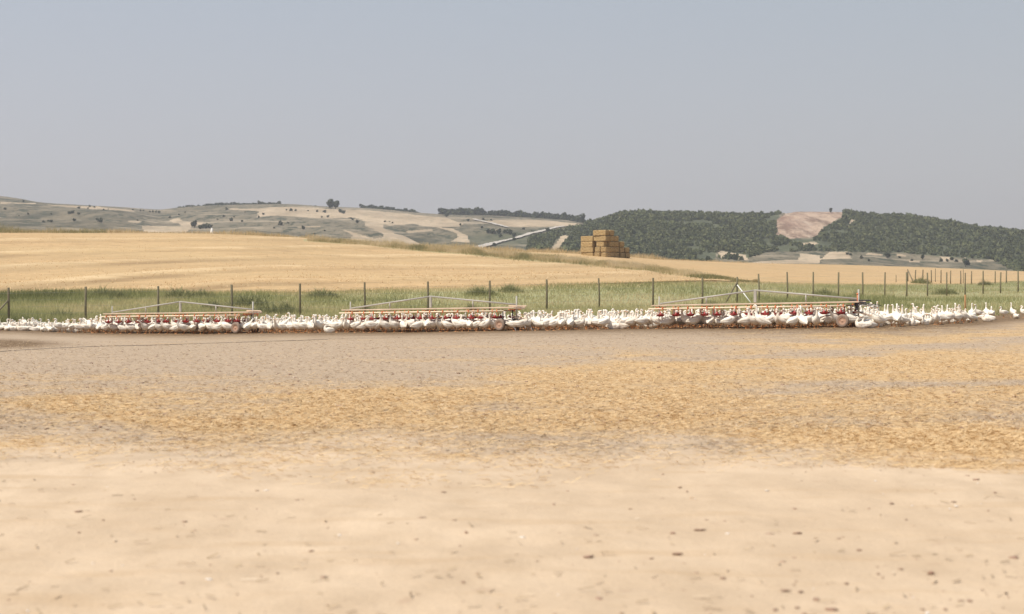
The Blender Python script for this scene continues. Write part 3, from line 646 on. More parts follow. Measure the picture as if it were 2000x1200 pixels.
# loose straw on the yard
def strewn(name, n_, dens_fun, lmin, lmax, wd, mat, tintm, seed, zup=.5):
    g = np.random.default_rng(seed); py = g.uniform(648, 1215, n_*3); px = g.uniform(-60, 2060, n_*3)
    Y = HC*F/(py-YH); X = (px-1000)/F*Y
    Y = np.minimum(Y, D_front(px)-.2); X = (px-1000)/F*Y
    Z = terrain(X, Y); PY = YH-(Z-HC)*F/Y
    st, gr, mu = yard_masks(X, Y, px, PY); k = g.random(len(X)) < dens_fun(st, gr, mu, PY)
    X, Y, Z = X[k][:n_], Y[k][:n_], Z[k][:n_]; n_ = len(X)
    a = g.uniform(0, 6.28, n_); L = g.uniform(lmin, lmax, n_)*.5; w_ = wd*g.uniform(.6, 1.4, n_)
    ax = np.cos(a)*L; ay = np.sin(a)*L; tz = np.abs(g.normal(0, zup, n_))*L; bx = -np.sin(a)*w_/2; by = np.cos(a)*w_/2
    z0 = Z+.008
    V = np.empty((n_, 4, 3)); V[:, 0] = np.stack([X-ax-bx, Y-ay-by, z0], 1); V[:, 1] = np.stack([X-ax+bx, Y-ay+by, z0+.003], 1)
    V[:, 2] = np.stack([X+ax+bx, Y+ay+by, z0+tz+.003], 1); V[:, 3] = np.stack([X+ax-bx, Y+ay-by, z0+tz], 1)
    return mesh_np(name, V.reshape(-1, 3), np.arange(n_*4).reshape(-1, 4), [mat], {'tint': np.repeat(np.clip(g.normal(tintm, .22, n_), 0, 1), 4)})
me = strewn('loose_straw', 150000, lambda s, gr, mu, py: np.clip(s*s*.75-.02+.06*gr+.003, 0, 1), .03, .12, .005, M['straw'], .6, 8, .35)
tag(link('loose_straw', me), 'golden trampled straw litter scattered over the yard', 'straw', kind='stuff')
me = strewn('trampled_chaff', 45000, lambda s, gr, mu, py: np.clip(.004+gr*gr*.8-s*.3, 0, 1), .02, .10, .010, M['chaff'], .5, 9, .25)
tag(link('trampled_chaff', me), 'dark and pale chaff trampled into the grey dusty ground', 'chaff', kind='stuff')
# clods and droppings: countless small lumps
def lumps(name, n_, seed, mat, label, smin, smax, pyr, dens_fun):
    import bmesh
    bm = bmesh.new(); bmesh.ops.create_icosphere(bm, subdivisions=1, radius=1); base = np.array([v.co[:] for v in bm.verts]); bf = np.array([[v.index for v in f.verts] for f in bm.faces]); bm.free()
    g = np.random.default_rng(seed); py = g.uniform(pyr[0], pyr[1], n_*4); px = g.uniform(-60, 2060, n_*4); Y = HC*F/(py-YH); Y = np.minimum(Y, D_front(px)-.2); X = (px-1000)/F*Y
    Z = terrain(X, Y); PY = YH-(Z-HC)*F/Y; st, gr, mu = yard_masks(X, Y, px, PY)
    k = np.where(g.random(len(X)) < dens_fun(st, gr, mu, PY, X, Y))[0][:n_]; X, Y, Z = X[k], Y[k], Z[k]; n_ = len(X)
    s = smin+(smax-smin)*g.random(n_)**3; sh = np.stack([s*g.uniform(.8, 2.2, n_), s*g.uniform(.7, 1.4, n_), s*g.uniform(.25, .6, n_)], 1)
    B = base[None]*(1+.25*g.normal(size=(n_, len(base), 1))); a = g.uniform(-.5, .5, n_); V = B*sh[:, None, :]
    Vx = V[..., 0]*np.cos(a)[:, None]-V[..., 1]*np.sin(a)[:, None]; Vy = V[..., 0]*np.sin(a)[:, None]+V[..., 1]*np.cos(a)[:, None]
    V = np.stack([Vx+X[:, None], Vy+Y[:, None], V[..., 2]+(Z+s*.08)[:, None]], 2).reshape(-1, 3)
    Fc = (bf[None]+(np.arange(n_)*len(base))[:, None, None]).reshape(-1, 3)
    tag(link(name, mesh_np(name, V, Fc, [mat], None, True)), label, 'clods', kind='stuff')
lumps('clods', 800, 13, M['clod'], 'small brown droppings and clods dotted over the pale sand', .004, .020, (820, 1230), lambda s, gr, mu, py, x, y: np.clip(.16+.15*fbm(x*.5, y*.5, 2), .04, 1))
lumps('dark_clods', 2500, 14, M['clod'], 'dark clods and droppings on the grey dust before the geese', .01, .03, (652, 840), lambda s, gr, mu, py, x, y: .25+.2*gr)
M['chip'] = simple('white_feather', (.8, .76, .7), .05, 4)
lumps('fallen_feathers', 120, 15, M['chip'], 'white feathers scattered over the yard', .005, .014, (655, 1200), lambda s, gr, mu, py, x, y: .2+0*x)
# black hose on the ground, left
pts = [at(px, D) for px, D in ((-80, 37.5), (0, 39), (60, 40.5), (130, 42.5), (170, 44), (230, 45), (300, 46.5), (360, 48), (420, 49.5), (520, 51), (640, 52.5))]
tag(MB().tube([(x, y, z+.004) for x, y, z in pts], .010, 6).build('ground_hose', M['blackhose']), 'thin dark hose lying across the yard at the left', 'hose')

# weeds that stand out of the verge
def clump(seed, n_=900):
    g = np.random.default_rng(seed); a = g.uniform(0, 6.28, n_); r = .5*g.random(n_)**.6; lob = .55+.45*vnoise(np.cos(a)*1.5+seed, np.sin(a)*1.5+r*3)
    x = np.cos(a)*r; y = np.sin(a)*r; h = (.62*(1-(r/.62)**2)+.12)*lob*g.uniform(.4, 1.1, n_); z = h*g.uniform(-.1, .5, n_)
    return blades('weed_bush', x, y, z, h*.5, .02+.02*g.random(n_), g.uniform(0, 1, n_), M['shrub'], .45, seed)
sp = [clump(80+i) for i in range(3)]
VB = [(92, 96, 2.2, 'tufty grey weed bush in the grass right of the first fence post'), (205, 97, 2.6, 'dark weed bush in the grass right of the second fence post'), (240, 95, 2.0, 'low weed bush between the second and third fence posts'), (345, 96, 2.6, 'broad weed bush just right of the third fence post'), (398, 97, 2.2, 'tall dark weed bush left of the fourth fence post'), (425, 88, 2.2, 'dark weed bush low in front of the fourth fence post'), (478, 90, 3.0, 'large dark weed bush behind the left trailer end'), (530, 84, 3.2, 'wide dark weed bush between the fourth and fifth posts'), (566, 86, 2.4, 'dark weed bush just left of the fifth fence post'), (625, 97, 2.4, 'pointed weed bush at the field edge right of the fifth post'), (122, 80, 2.2, 'low dark weed bush near the geese at the far left'), (720, 88, 1.6, 'small weed bush behind the left end of the middle trailer'), (935, 101, 2.4, 'weed bush on the field edge left of the eighth post'), (998, 104, 2.2, 'weed bush on the field edge right of the eighth post'), (925, 90, 1.6, 'stalky weed bush above the middle trailer'), (1390, 96, 1.5, 'brownish weed bush left of the braced corner post'), (1612, 112, 2.6, 'round green weed bush beside the right trailer end'), (1676, 114, 1.6, 'small green weed bush above the right trailer axle'), (1842, 125, 2.4, 'green weed bush low by the receding fence'), (1800, 190, 3, 'weed bush at the foot of the far fence'), (1925, 185, 2.6, 'green shrub among the far fence posts')]
for i, (px, D, s, lb) in enumerate(VB):
    x, y, z = at(px, D); tag(link('weed_bush', sp[i % 3], None, (x, y, z-.1), (0, 0, i*2.1), (s*1.1, s*.8, s*.7)), lb, 'weed bush', 'weed bushes in the grass belt')

# ------------------------------------------------------------------ fences
def post(parent, x, y, ztop, r, name='post', lean=(0, 0), mat=None):
    z = T(x, y); h = ztop-z
    mb = MB().tube([(0, 0, -.3), (0, 0, h*.5), (lean[0], lean[1], h-.02), (lean[0], lean[1], h)], [r, r*.97, r*.93, r*.8], 10)
    return mb.build(name, mat or M['post'], parent, (x, y, z))
def fence(name, posts, D_fun, label, r, hmin=None, braces=(), wires=5):
    p0 = posts[0]; D0 = float(D_fun(p0[0])); x0 = (p0[0]-1000)/F*D0
    rt = link(name, None, None, (x0, D0, T(x0, D0))); tag(rt, label, 'fence')
    inv = Matrix.Translation(rt.location).inverted(); tops = []
    for px, py in posts:
        D = float(D_fun(px)); x = (px-1000)/F*D; zt = zof(py, D)
        o = post(rt, x, D, zt, r*random.uniform(.9, 1.1), lean=(random.gauss(0, .02), random.gauss(0, .02))); o.location = inv @ o.location; tops.append((x, D, T(x, D), zt))
    for k in range(wires):
        fr = (k+.6)/wires*.92
        mb = MB().tube([inv @ Vector((x, D-.07, z+(zt-z)*fr)) for x, D, z, zt in tops], .0035, 4); mb.build('wire', M['wire'], rt)
    for (a, b, mat, rr) in braces:
        A = (Vector(((a[0]-1000)/F*a[2], a[2], zof(a[1], a[2])))); B = (Vector(((b[0]-1000)/F*b[2], b[2], zof(b[1], b[2]))))
        MB().tube([inv @ A, inv @ B], rr, 8).build('brace', M[mat], rt)
    return rt
DFl = lambda px: D_fence(np.array([px]))[0]
left_posts = [(-290, 566), (-135, 564)]+POST_TOPS
D17 = float(DFl(17)); D14 = float(DFl(1440))
fence('post_fence', left_posts, DFl, 'wooden post and wire fence crossing behind the geese to the braced corner', .064,
      braces=[((17, 586, D17), (-22, 628, D17-.8), 'post', .05), ((1439, 552, D14), (1414, 598, D14-.5), 'post', .05), ((1440, 557, D14-.1), (1473, 600, D14-1.2), 'white', .035)])
fence('post_fence', POST2, DFl, 'wooden post fence receding from the corner to the right edge', .066)
D_far = lambda px: np.interp(px, [1773, 2030], [205, 188])
fence('post_fence', [(1773, 526), (1787.7, 527.5), (1802, 527), (1819, 528), (1837.7, 528), (1856.4, 529), (1876.4, 529), (1897.3, 530), (1920, 529), (1943.5, 530), (1965.3, 529), (1988, 529)], D_far, 'farthest post fence on the far side of the green verge', .085,
      braces=[((1773.5, 529, 205), (1782, 548, 203), 'post', .08)], wires=3)
for px, py, D, lb in ((1826.7, 525, 208, 'tall thin pole among the far fence posts'), (1881.2, 526, 206, 'thin pale pole behind the receding fence near the wooden stake'), (1750, 537, 195, 'short stub post standing left of the far fence')):
    x, y, z = at(px, D); o = post(None, x, y, zof(py, D), .05, 'thin_pole'); tag(o, lb, 'pole')
x, y, z = at(1885.5, 68); o = MB().tube([(0, 0, -.2), (0, 0, .4), (-.01, 0, zof(576, 68)-z)], [.055, .05, .045], 8).build('wooden_stake', M['stake'], None, (x, y, z)); tag(o, 'short orange brown wooden stake standing behind the geese at the right', 'stake')
for px, py, D, lb, hh in ((414, 446, 262, 'white marker stone standing on the crest of the stubble field', 1.0), (189, 453, 256, 'small white marker on the crest at the far left', .5)):
    x, y, z = at(px, D); o = MB().lathe([(0, hh), (.12, hh*.97), (.22, hh*.6), (.3, hh*.3), (.32, -.2)], 10).build('marker_stone', M['white'], None, (x, y, zof(py, D)-hh)); tag(o, lb, 'marker')

# ------------------------------------------------------------------ straw bales
DS = 243.0; BX, BY, BZ = at(1183, DS)
ang = R(43); A = Vector((-math.cos(ang), math.sin(ang), 0)); B = Vector((math.sin(ang), math.cos(ang), 0))
LB, WB, HB = 2.85, 1.25, .955
def bale_mesh(seed):
    g = np.random.default_rng(seed); nx, ny, nz_ = 14, 7, 6; mb = MB(); import bmesh
    bm = bmesh.new(); bmesh.ops.create_cube(bm, size=1); bmesh.ops.scale(bm, vec=(LB*.975, WB*.95, HB*.96), verts=bm.verts)
    bmesh.ops.subdivide_edges(bm, edges=bm.edges, cuts=7, use_grid_fill=True)
    for v in bm.verts:
        x, y, z = v.co; ex = abs(x)/(LB/2); ey = abs(y)/(WB/2); ez = abs(z)/(HB/2)
        s_ = sorted((ex, ey, ez)); rd = 1-.05*max(0, s_[1]-.75)/.25-.03*max(0, s_[0]-.75)/.25
        gv = .02*math.cos(y/WB*6*6.283)**8+.012*math.cos(x/LB*5*6.283)**2
        v.co = Vector((x*rd, y*rd*(1-gv), z*rd*(1-gv)))+Vector(tuple(g.normal(0, .014, 3)))
    me = bpy.data.meshes.new('straw_bale'); bm.to_mesh(me); bm.free(); me.materials.append(M['bale']); return me
BM = [bale_mesh(i) for i in range(5)]
tw = MB()
for yy in (-.42, -.14, .14, .42):
    h1 = HB/2*.985+.004; l1 = LB/2*.985+.004
    tw.tube([(-l1, yy, -h1), (-l1, yy, h1), (l1, yy, h1), (l1, yy, -h1)], .012, 4)
TWM = tw.mesh('twine', M['twine'])
lay_n = ['bottom', 'second', 'third', 'fourth', 'top fifth']
def bale(a, b, k, rot=False, seed=0, half=1.0, lab=''):
    p = Vector((BX, BY, BZ-.12))+A*(a)+B*(b)+Vector((0, 0, HB*(k+.5)))
    jit = random.uniform(-.11, .11)
    o = link('straw_bale', BM[seed % 5], None, p+Vector((jit, jit, 0)), (0, 0, math.atan2(A.y, A.x)+(R(90) if rot else 0)+random.uniform(-.05, .05)))
    if half != 1: o.scale = (half, 1, 1)
    link('twine', TWM, o)
    return tag(o, lab, 'straw bale', 'rectangular straw bales stacked on the field crest')
sd = 0
for b, top in enumerate((5, 5, 4, 3, 2)):          # five columns seen end-on, stepping down to the right
    for k in range(top):
        if b == 0 and k < 2: continue
        if b == 4 and k == 1: pass
        sd += 1; nm = ['first', 'second', 'third', 'fourth', 'fifth'][b]
        side = 'long bright side facing us' if b == 0 else 'shaded end facing us'
        bale(LB/2, WB*(b+.5)+(.12*b if b > 2 else 0), k, seed=sd, half=.6 if (b == 0 and k == 2) else 1, lab=f'straw bale with {side}, {lay_n[k]} layer, {nm} end-on column')
for k in range(2):
    for j in range(2):
        sd += 1; bale(WB*(j+.5)+.1, LB*.5+.02, k, True, sd, lab=f'crosswise straw bale in the shaded recess, {lay_n[k]} layer, {"right" if j==0 else "left"} one of its pair')
for k in range(4):
    sd += 1; bale(LB*1.5+.05, WB*.5+.1, k, seed=sd, lab=f'straw bale with long side facing us, {lay_n[k]} layer of the leftmost column')
sd += 1; bale(LB*1.5-.9, WB*1.75, 3, True, sd, .8, lab='straw bale end showing dark beside the top of the leftmost column')

# ------------------------------------------------------------------ drinker trailers
def wheel(parent, loc, rz, d=.5, lab=None):
    M4 = Matrix.Rotation(R(90), 4, 'X'); r = d/2
    mb = MB().lathe([(r*.60, -.07), (r*.82, -.085), (r*.96, -.06), (r, -.03), (r, .03), (r*.96, .06), (r*.82, .085), (r*.60, .07)], 28, 0, M4)
    t_ = mb.build('wheel', M['rubber'], parent, loc, (0, 0, rz))
    rm = MB().lathe([(.0, -.075), (r*.12, -.075), (r*.16, -.05), (r*.3, -.035), (r*.52, -.045), (r*.62, -.072), (r*.62, .072), (r*.5, .04), (r*.16, .05), (0, .07)], 24, 0, M4)
    rm.build('rim', M['rim'], t_); return t_
PAN = MB().lathe([(.0, .02), (.05, .02), (.075, .0), (.15, .035), (.175, .085), (.185, .09), (.17, .075), (.14, .05), (.07, .03), (.05, .10), (.03, .16), (0, .17)], 18).mesh('drinker_pan', M['red'])
def hang(h):
    mb = MB()
    for s in (-1, 1): mb.tube([(s*.15, 0, .075), (s*.15, 0, h*.7), (s*.10, 0, h)], .009, 6)
    [mb.box((sx*.11, 0, h+.03), (.05, .06, .12), 0, .008) for sx in (-1, 1)]; mb.tube([(0, 0, .16), (0, 0, h)], .012, 6); return mb
def trailer(pc, Dc_, L, tilt, label, kit):
    cx = (pc-1000)/F*Dc_; t = R(30); ex = Vector((math.cos(t), -math.sin(t), 0))
    wheel_p = Vector((cx, Dc_, 0))+ex*L*.9; zl = T(cx-ex.x*L, Dc_-ex.y*L); zr = T(wheel_p.x, wheel_p.y); zc = .5*(zl+zr)
    rt = link('drinker_trailer', None, None, (cx, Dc_, zc), (0, 0, -t)); tag(rt, label, 'drinker trailer', 'long drinker trailers among the geese')
    sl_ = (zr-zl)/(1.9*L); zz = lambda x: x*sl_
    RZ = .84
    def bar(name, mat, p, q, r, seg=8): return MB().tube([(p[0], p[1], p[2]+zz(p[0])), (q[0], q[1], q[2]+zz(q[0]))], r, seg).build(name, M[mat], rt)
    # long beam: rusty channel, cream pipes under it on both sides
    for y in (-.45, .45):
        mb = MB().box((0, 0, 0), (2*L+.3, .04, .05), 0, .01); o = mb.build('beam', M['beam'], rt, (0, y, RZ+.11), (0, -math.atan(sl_), 0))
        bar('pipe', 'pipe', (-L-.25, y-.03 if y < 0 else y+.03, RZ-.02), (L-.35, y-.03 if y < 0 else y+.03, RZ-.02), .032)
        for sx in (-1, -.5, 0, .5, 1): pass
    MB().box((0, 0, 0), (2*L+.1, .84, .03), 0, .005).build('cover_board', M['beam'], rt, (0, 0, RZ+.12), (0, -math.atan(sl_), 0))
    for sx in (-.98, -.5, 0, .5, .98):
        mb = MB().box((sx*L, 0, RZ+.03+zz(sx*L)), (.05, 1.0, .04), 0, .005); mb.build('cross_member', M['orangep'], rt)
    # truss of galvanised tube
    top = 1.50; ep = RZ+.16
    bar('slanting_tube', 'galv', (-L+.05, 0, ep+.02), (0, 0, top-.02), .034); bar('slanting_tube', 'galv', (0, 0, top-.02), (L-.05, 0, ep+.07), .034)
    MB().box((0, 0, (top+ep)/2), (.11, .07, top-ep), 0, .01).build('centre_post', M['galv'], rt)
    for s in (-.5, .5): bar('short_post', 'galv', (s*L, 0, ep-.02), (s*L, 0, (top+ep)/2+.01), .03)
    bar('end_post', 'galv', (-L, 0, .25), (-L, 0, 1.32), .028); bar('end_post', 'galv', (L, 0, .3), (L, 0, 1.43), .036)
    # pans on two lines
    HG = hang(.30).mesh('hanger', M['orangep'])
    k = int(2*L/.62)
    for y, o_ in ((-.48, 0), (.48, .3)):
        for i in range(k):
            x = -L+.3+o_+i*.62+random.uniform(-.08, .08)
            if x > L-.1: continue
            o = link('drinker_pan', PAN, rt, (x, y, .50+zz(x)), (0, 0, random.uniform(-.4, .4))); link('hanger', HG, o)
    # axle, wheels, drawbar
    xw = L*.9
    bar('axle', 'dark', (xw, -.62, .25), (xw, .62, .25), .03)
    for y in (-.66, .66): wheel(rt, (xw, y, .25+zz(xw)), random.uniform(-.1, .1), .50)
    for y in (-.4, .4): bar('axle_strut', 'dark', (xw, y, .25), (xw, y, RZ), .025)
    bar('drawbar', 'beam', (L-.1, -.2, RZ-.25), (L+.75, 0, .35), .025); bar('drawbar', 'beam', (L-.1, .2, RZ-.25), (L+.75, 0, .35), .025)
    mb = MB().box((L+.05, 0, RZ+.17+zz(L)), (.85, .06, .05), 0, .01).box((L+.15, 0, RZ+.08+zz(L)), (.06, .8, .05), 0, .01); mb.build('end_bar', M['dark' if kit else 'beam'], rt)
    if kit:
        mb = MB().lathe([(0, .1), (.07, .09), (.085, .03), (.085, -.06), (.05, -.1), (0, -.1)], 14, 0, Matrix.Translation((L+.02, -.3, RZ+.03+zz(L)))); mb.box((L+.02, -.3, RZ-.12+zz(L)), (.1, .1, .16), 0, .02); mb.build('valve_block', M['dark'], rt)
        for q in range(4):
            y = -.35+q*.2
            MB().tube([(L-.35, y, RZ+.05), (L+.2, y+.02, RZ+.10+.02*q), (L+.8, y, RZ-.02+.03*q)], .014, 6).build('hose', M['dark' if q % 2 else 'hose'], rt)
        bar('marker_rod', 'orangep', (L+.05, -.32, RZ), (L+.05, -.32, 1.22), .02); MB().lathe([(0, .05), (.035, .03), (.035, -.02), (0, -.04)], 10, 0, Matrix.Translation((L+.05, -.32, 1.25+zz(L)))).build('rod_cap', M['orangep'], rt)
    else:
        for (x0, y0, dx) in ((L+.12, -.55, .28), (L+.62, -.1, .3)):
            MB().tube([(x0-.05, y0, RZ-.1), (x0, y0-.03, .52), (x0+dx*.45, y0-.08, .28), (x0+dx, y0-.15, .03)], .02, 8).build('hose', M['hose'], rt)
        MB().tube([(L+.7, .1, RZ), (L+1.0, .05, RZ-.02), (L+1.15, 0, RZ-.25), (L+1.1, 0, .3)], .02, 8).build('hose', M['hose'], rt)
    return rt
TR = [(352, 67, 4.42, 0, 'long drinker trailer with grey roof truss farthest to the left', False), (841, 61, 4.25, 0, 'middle drinker trailer with red pans and curved grey hoses at its wheel end', False), (1475, 56, 4.12, 0, 'nearest drinker trailer at the right with dark valve block and orange tipped rod', True)]
for a in TR: trailer(*a)

# ------------------------------------------------------------------ geese
def goose_mesh(idx, neck, pitch=0.0, sit=False, stride=.03, wing=.0, jit=0):
    """body, neck and head in one lofted skin; facing +x. neck: list of (x, z, r) from the breast upwards"""
    g = random.Random(idx); mb = MB(); z0 = .36 if not sit else .145
    core = [(-.40, .02, .028, .008), (-.35, .01, .06, .022), (-.29, .0, .085, .05), (-.21, -.005, .115, .095), (-.11, -.01, .138, .128), (0, -.01, .145, .140), (.10, .005, .135, .135), (.17, .03, .112, .118)]
    cp_, sp_ = math.cos(pitch), math.sin(pitch)
    ring = []
    for (x, z, w_, h_) in [(a_, b_-(.02 if h2 > .1 else 0), w2*1.1, h2*1.13) for a_, b_, w2, h2 in core]: ring.append((x*cp_-z*sp_, z0+x*sp_+z*cp_, w_, h_))
    bx, bz = ring[-1][0], ring[-1][1]
    nk = [(bx+dx, bz+dz, r, r*1.05) for dx, dz, r in neck]
    ring += nk
    hx, hz = nk[-1][0], nk[-1][1]; px_, pz_ = nk[-2][0], nk[-2][1]
    # head tilts forward from the end of the neck
    hd = math.atan2(hz-pz_, hx-px_)
    ha = -.1 if hd > .6 else hd-.35
    c_, s_ = math.cos(ha), math.sin(ha)
    head = [(.020, .018, .036, .040), (.055, .022, .036, .038), (.085, .012, .028, .028), (.10, .006, .021, .021)]
    ring += [(hx+x*c_-z*s_, hz+x*s_+z*c_, w_, h_) for x, z, w_, h_ in head]
    nb = len(ring)
    bill = [(.105, .004, .019, .017), (.135, -.004, .017, .011), (.165, -.010, .014, .007), (.175, -.012, .005, .003)]
    ring += [(hx+x*c_-z*s_, hz+x*s_+z*c_, w_, h_) for x, z, w_, h_ in bill]
    seg = 12; vs = []
    for i, (x, z, w_, h_) in enumerate(ring):
        a = ring[max(i-1, 0)]; b = ring[min(i+1, len(ring)-1)]; tx, tz = b[0]-a[0], b[1]-a[1]; l_ = math.hypot(tx, tz) or 1; nx_, nz_ = -tz/l_, tx/l_
        for k in range(seg):
            q = 2*math.pi*k/seg; vs.append((x+nx_*h_*math.sin(q), w_*math.cos(q), z+nz_*h_*math.sin(q)))
    fs = []; mi = []
    for i in range(len(ring)-1):
        for k in range(seg): fs.append([i*seg+k, (i+1)*seg+k, (i+1)*seg+(k+1) % seg, i*seg+(k+1) % seg]); mi.append(1 if i >= nb-1 else 0)
    b0 = len(mb.v); mb.v += vs
    for f, m_ in zip(fs, mi): mb.f.append(f); mb.mi.append(m_); mb.sm.append(True)
    mb.f.append(list(range(seg))); mb.mi.append(0); mb.sm.append(True); mb.f.append([(len(ring)-1)*seg+k for k in range(seg)][::-1]); mb.mi.append(1); mb.sm.append(True)
    # folded wings, tips crossing over the rump
    for s in (-1, 1):
        W = [(.13, .03, .02, .02), (.08, .035, .035, .07), (-.02, .03, .04, .095), (-.13, .035, .035, .08), (-.24, .045, .025, .05), (-.34, .055, .014, .02), (-.39, .055, .004, .006)]
        rr = []
        for j, (x, z, w_, h_) in enumerate(W):
            yo = (.13-.02*(j == 0)-.018*max(0, j-2)**1.3)*s*(1+wing); X_ = x*cp_-z*sp_; Z_ = z0+x*sp_+z*cp_
            rr.append([(X_, yo+w_*math.cos(q), Z_+h_*math.sin(q)) for q in [2*math.pi*k/8 for k in range(8)]])
        vv = [p for r_ in rr for p in r_]; ff_ = [[i*8+k, i*8+(k+1) % 8, (i+1)*8+(k+1) % 8, (i+1)*8+k] for i in range(6) for k in range(8)]
        mb.add(vv, ff_, 0, True)
    if not sit:
        for s in (-1, 1):
            st_ = stride*s
            mb.tube([(-.01, s*.065, z0-.07), (.0, s*.065, z0-.15), (-.025+st_*.5, s*.065, z0-.22)], [.055, .036, .016], 8, 0)
            mb.tube([(-.02+st_*.4, s*.065, z0-.20), (-.03+st_*.6, s*.065, z0-.24), (.0+st_, s*.065, .02)], [.016, .014, .012], 6, 1)
            x_ = st_; y_ = s*.065
            mb.add([(x_-.02, y_, .03), (x_+.085, y_-.045, .004), (x_+.10, y_, .008), (x_+.085, y_+.045, .004), (x_-.03, y_-.008, .0), (x_-.03, y_+.008, .0)], [[0, 4, 1, 2], [0, 2, 3, 5], [0, 5, 4]], 1)
    for s in (-1, 1):
        ex_ = hx+.055*c_-.028*s_; ez_ = hz+.055*s_+.028*c_
        mb.lathe([(0, .006), (.006, .004), (.007, 0), (0, -.004)], 6, 2, Matrix.Translation((ex_, s*.034, ez_)))
    return mb.mesh('goose', [M['feather'], M['orange'], M['eye']])
up = [(.05, .05, .085), (.075, .11, .058), (.078, .19, .043), (.070, .27, .037), (.072, .33, .034), (.085, .365, .034)]
tall = [(.045, .06, .08), (.06, .13, .053), (.06, .22, .040), (.055, .31, .035), (.058, .39, .033), (.072, .425, .034)]
scur = [(.06, .03, .09), (.11, .07, .062), (.125, .14, .046), (.095, .21, .040), (.075, .27, .036), (.095, .305, .034)]
fwd = [(.06, .04, .085), (.12, .09, .056), (.18, .15, .043), (.235, .20, .037), (.29, .235, .034), (.33, .245, .033)]
low = [(.06, .01, .085), (.12, .0, .058), (.18, -.02, .044), (.24, -.06, .038), (.285, -.11, .035), (.31, -.15, .034)]
back = [(.04, .05, .085), (.05, .10, .062), (.03, .16, .048), (-.01, .205, .042), (-.02, .24, .038), (.0, .265, .036)]
tuck = [(.035, .06, .08), (.03, .11, .062), (-.01, .14, .05), (-.05, .145, .042), (-.08, .14, .036), (-.09, .145, .034)]
POSES = {'up': (up, .36, False, 'standing, neck raised'), 'tall': (tall, .5, False, 'standing tall, alert'), 'scur': (scur, .28, False, 'standing, neck curved'),
         'fwd': (fwd, .28, False, 'reaching neck forward'), 'low': (low, .05, False, 'standing, neck lowered'), 'back': (back, .12, False, 'standing, neck back'),
         'sit': (back, .05, True, 'sitting, neck back'), 'situp': (scur, .08, True, 'sitting, head raised'), 'tuck': (tuck, .03, True, 'resting, head tucked')}
GM = {k: goose_mesh(i, v[0], v[1], v[2]) for i, (k, v) in enumerate(POSES.items())}
gees = []          # (x, y, facing, pose, scale)
def free(x, y, md):
    return all((q[0]-x)**2+((q[1]-y)/1.15)**2 >= md*md for q in gees)
def place(px, off, face, pose, s=1.0):
    D = float(D_front(np.array([px]))[0])+off; gees.append(((px-1000)/F*D, D, R(face), pose, s))
# front rank in front of the right-hand trailer, as they stand
FR = [(1268, .3, 10, 'fwd'), (1285, .1, 180, 'scur'), (1306, -.1, 20, 'up'), (1330, .7, 80, 'back'), (1344, .1, 170, 'up'), (1357, -.1, 10, 'scur'), (1379, .6, 120, 'back'), (1388, 0, 60, 'up'), (1400, .3, 110, 'up'), (1424, -.1, 5, 'fwd'), (1444, .6, 70, 'back'), (1459, 0, 20, 'scur'), (1474, .2, 200, 'up'), (1488, -.1, 160, 'tall'), (1504, .3, 0, 'fwd'), (1521, .0, 250, 'up'), (1533, -.05, 190, 'scur'), (1550, -.1, 30, 'up'), (1568, .1, 100, 'tall'), (1580, .5, 20, 'scur'), (1594, 0, 265, 'up'), (1618, -.15, 175, 'scur'), (1640, .1, 10, 'up'), (1684, -.35, 150, 'sit'), (1697, -.3, 200, 'situp'), (1704, .2, 30, 'sit'), (1716, -.1, 185, 'up'), (1742, .6, 20, 'scur'), (1752, 0, 75, 'up'), (1838, 1.2, 160, 'up'), (1855, 1.0, 20, 'back'), (1868, 1.2, 85, 'tall'), (1882, 1.0, 200, 'up'), (1897, .8, 190, 'fwd'), (1897, 6.5, 60, 'tall'), (1912, 6, 200, 'up'), (1927, 6.5, 80, 'tall'), (1978, 3.0, 95, 'tall'), (1960, 3.2, 200, 'back'), (1923, 4.0, 0, 'situp')]
for f in FR: place(*f, s=random.uniform(.97, 1.06)*(1 if f[0] < 1800 else .9 if f[0] < 1890 else .8))
g = random.Random(99)
def zone_depth(px): return float(np.interp(px, [-60, 200, 500, 650, 1000, 1100, 1270, 1450, 1700, 1850, 1910, 2000, 2060], [3.2, 4.5, 5, 5.5, 5, 6.5, 6.5, 5.5, 6.5, 5.5, 3.2, 1.6, 1.4]))
def on_wheel(x, y):
    for pc, Dc_, L, *_ in TR:
        cx = (pc-1000)/F*Dc_; t = R(30); lx = (x-cx)*math.cos(t)-(y-Dc_)*math.sin(t); ly = (x-cx)*math.sin(t)+(y-Dc_)*math.cos(t)
        if abs(lx-L*.9) < .42 and -.95 < ly < -.35 or abs(lx-L*.9) < .3 and abs(ly-.66) < .2: return True
        if abs(lx-L*.9) < .45 and -2.2 < ly < -.6: return True
    return False
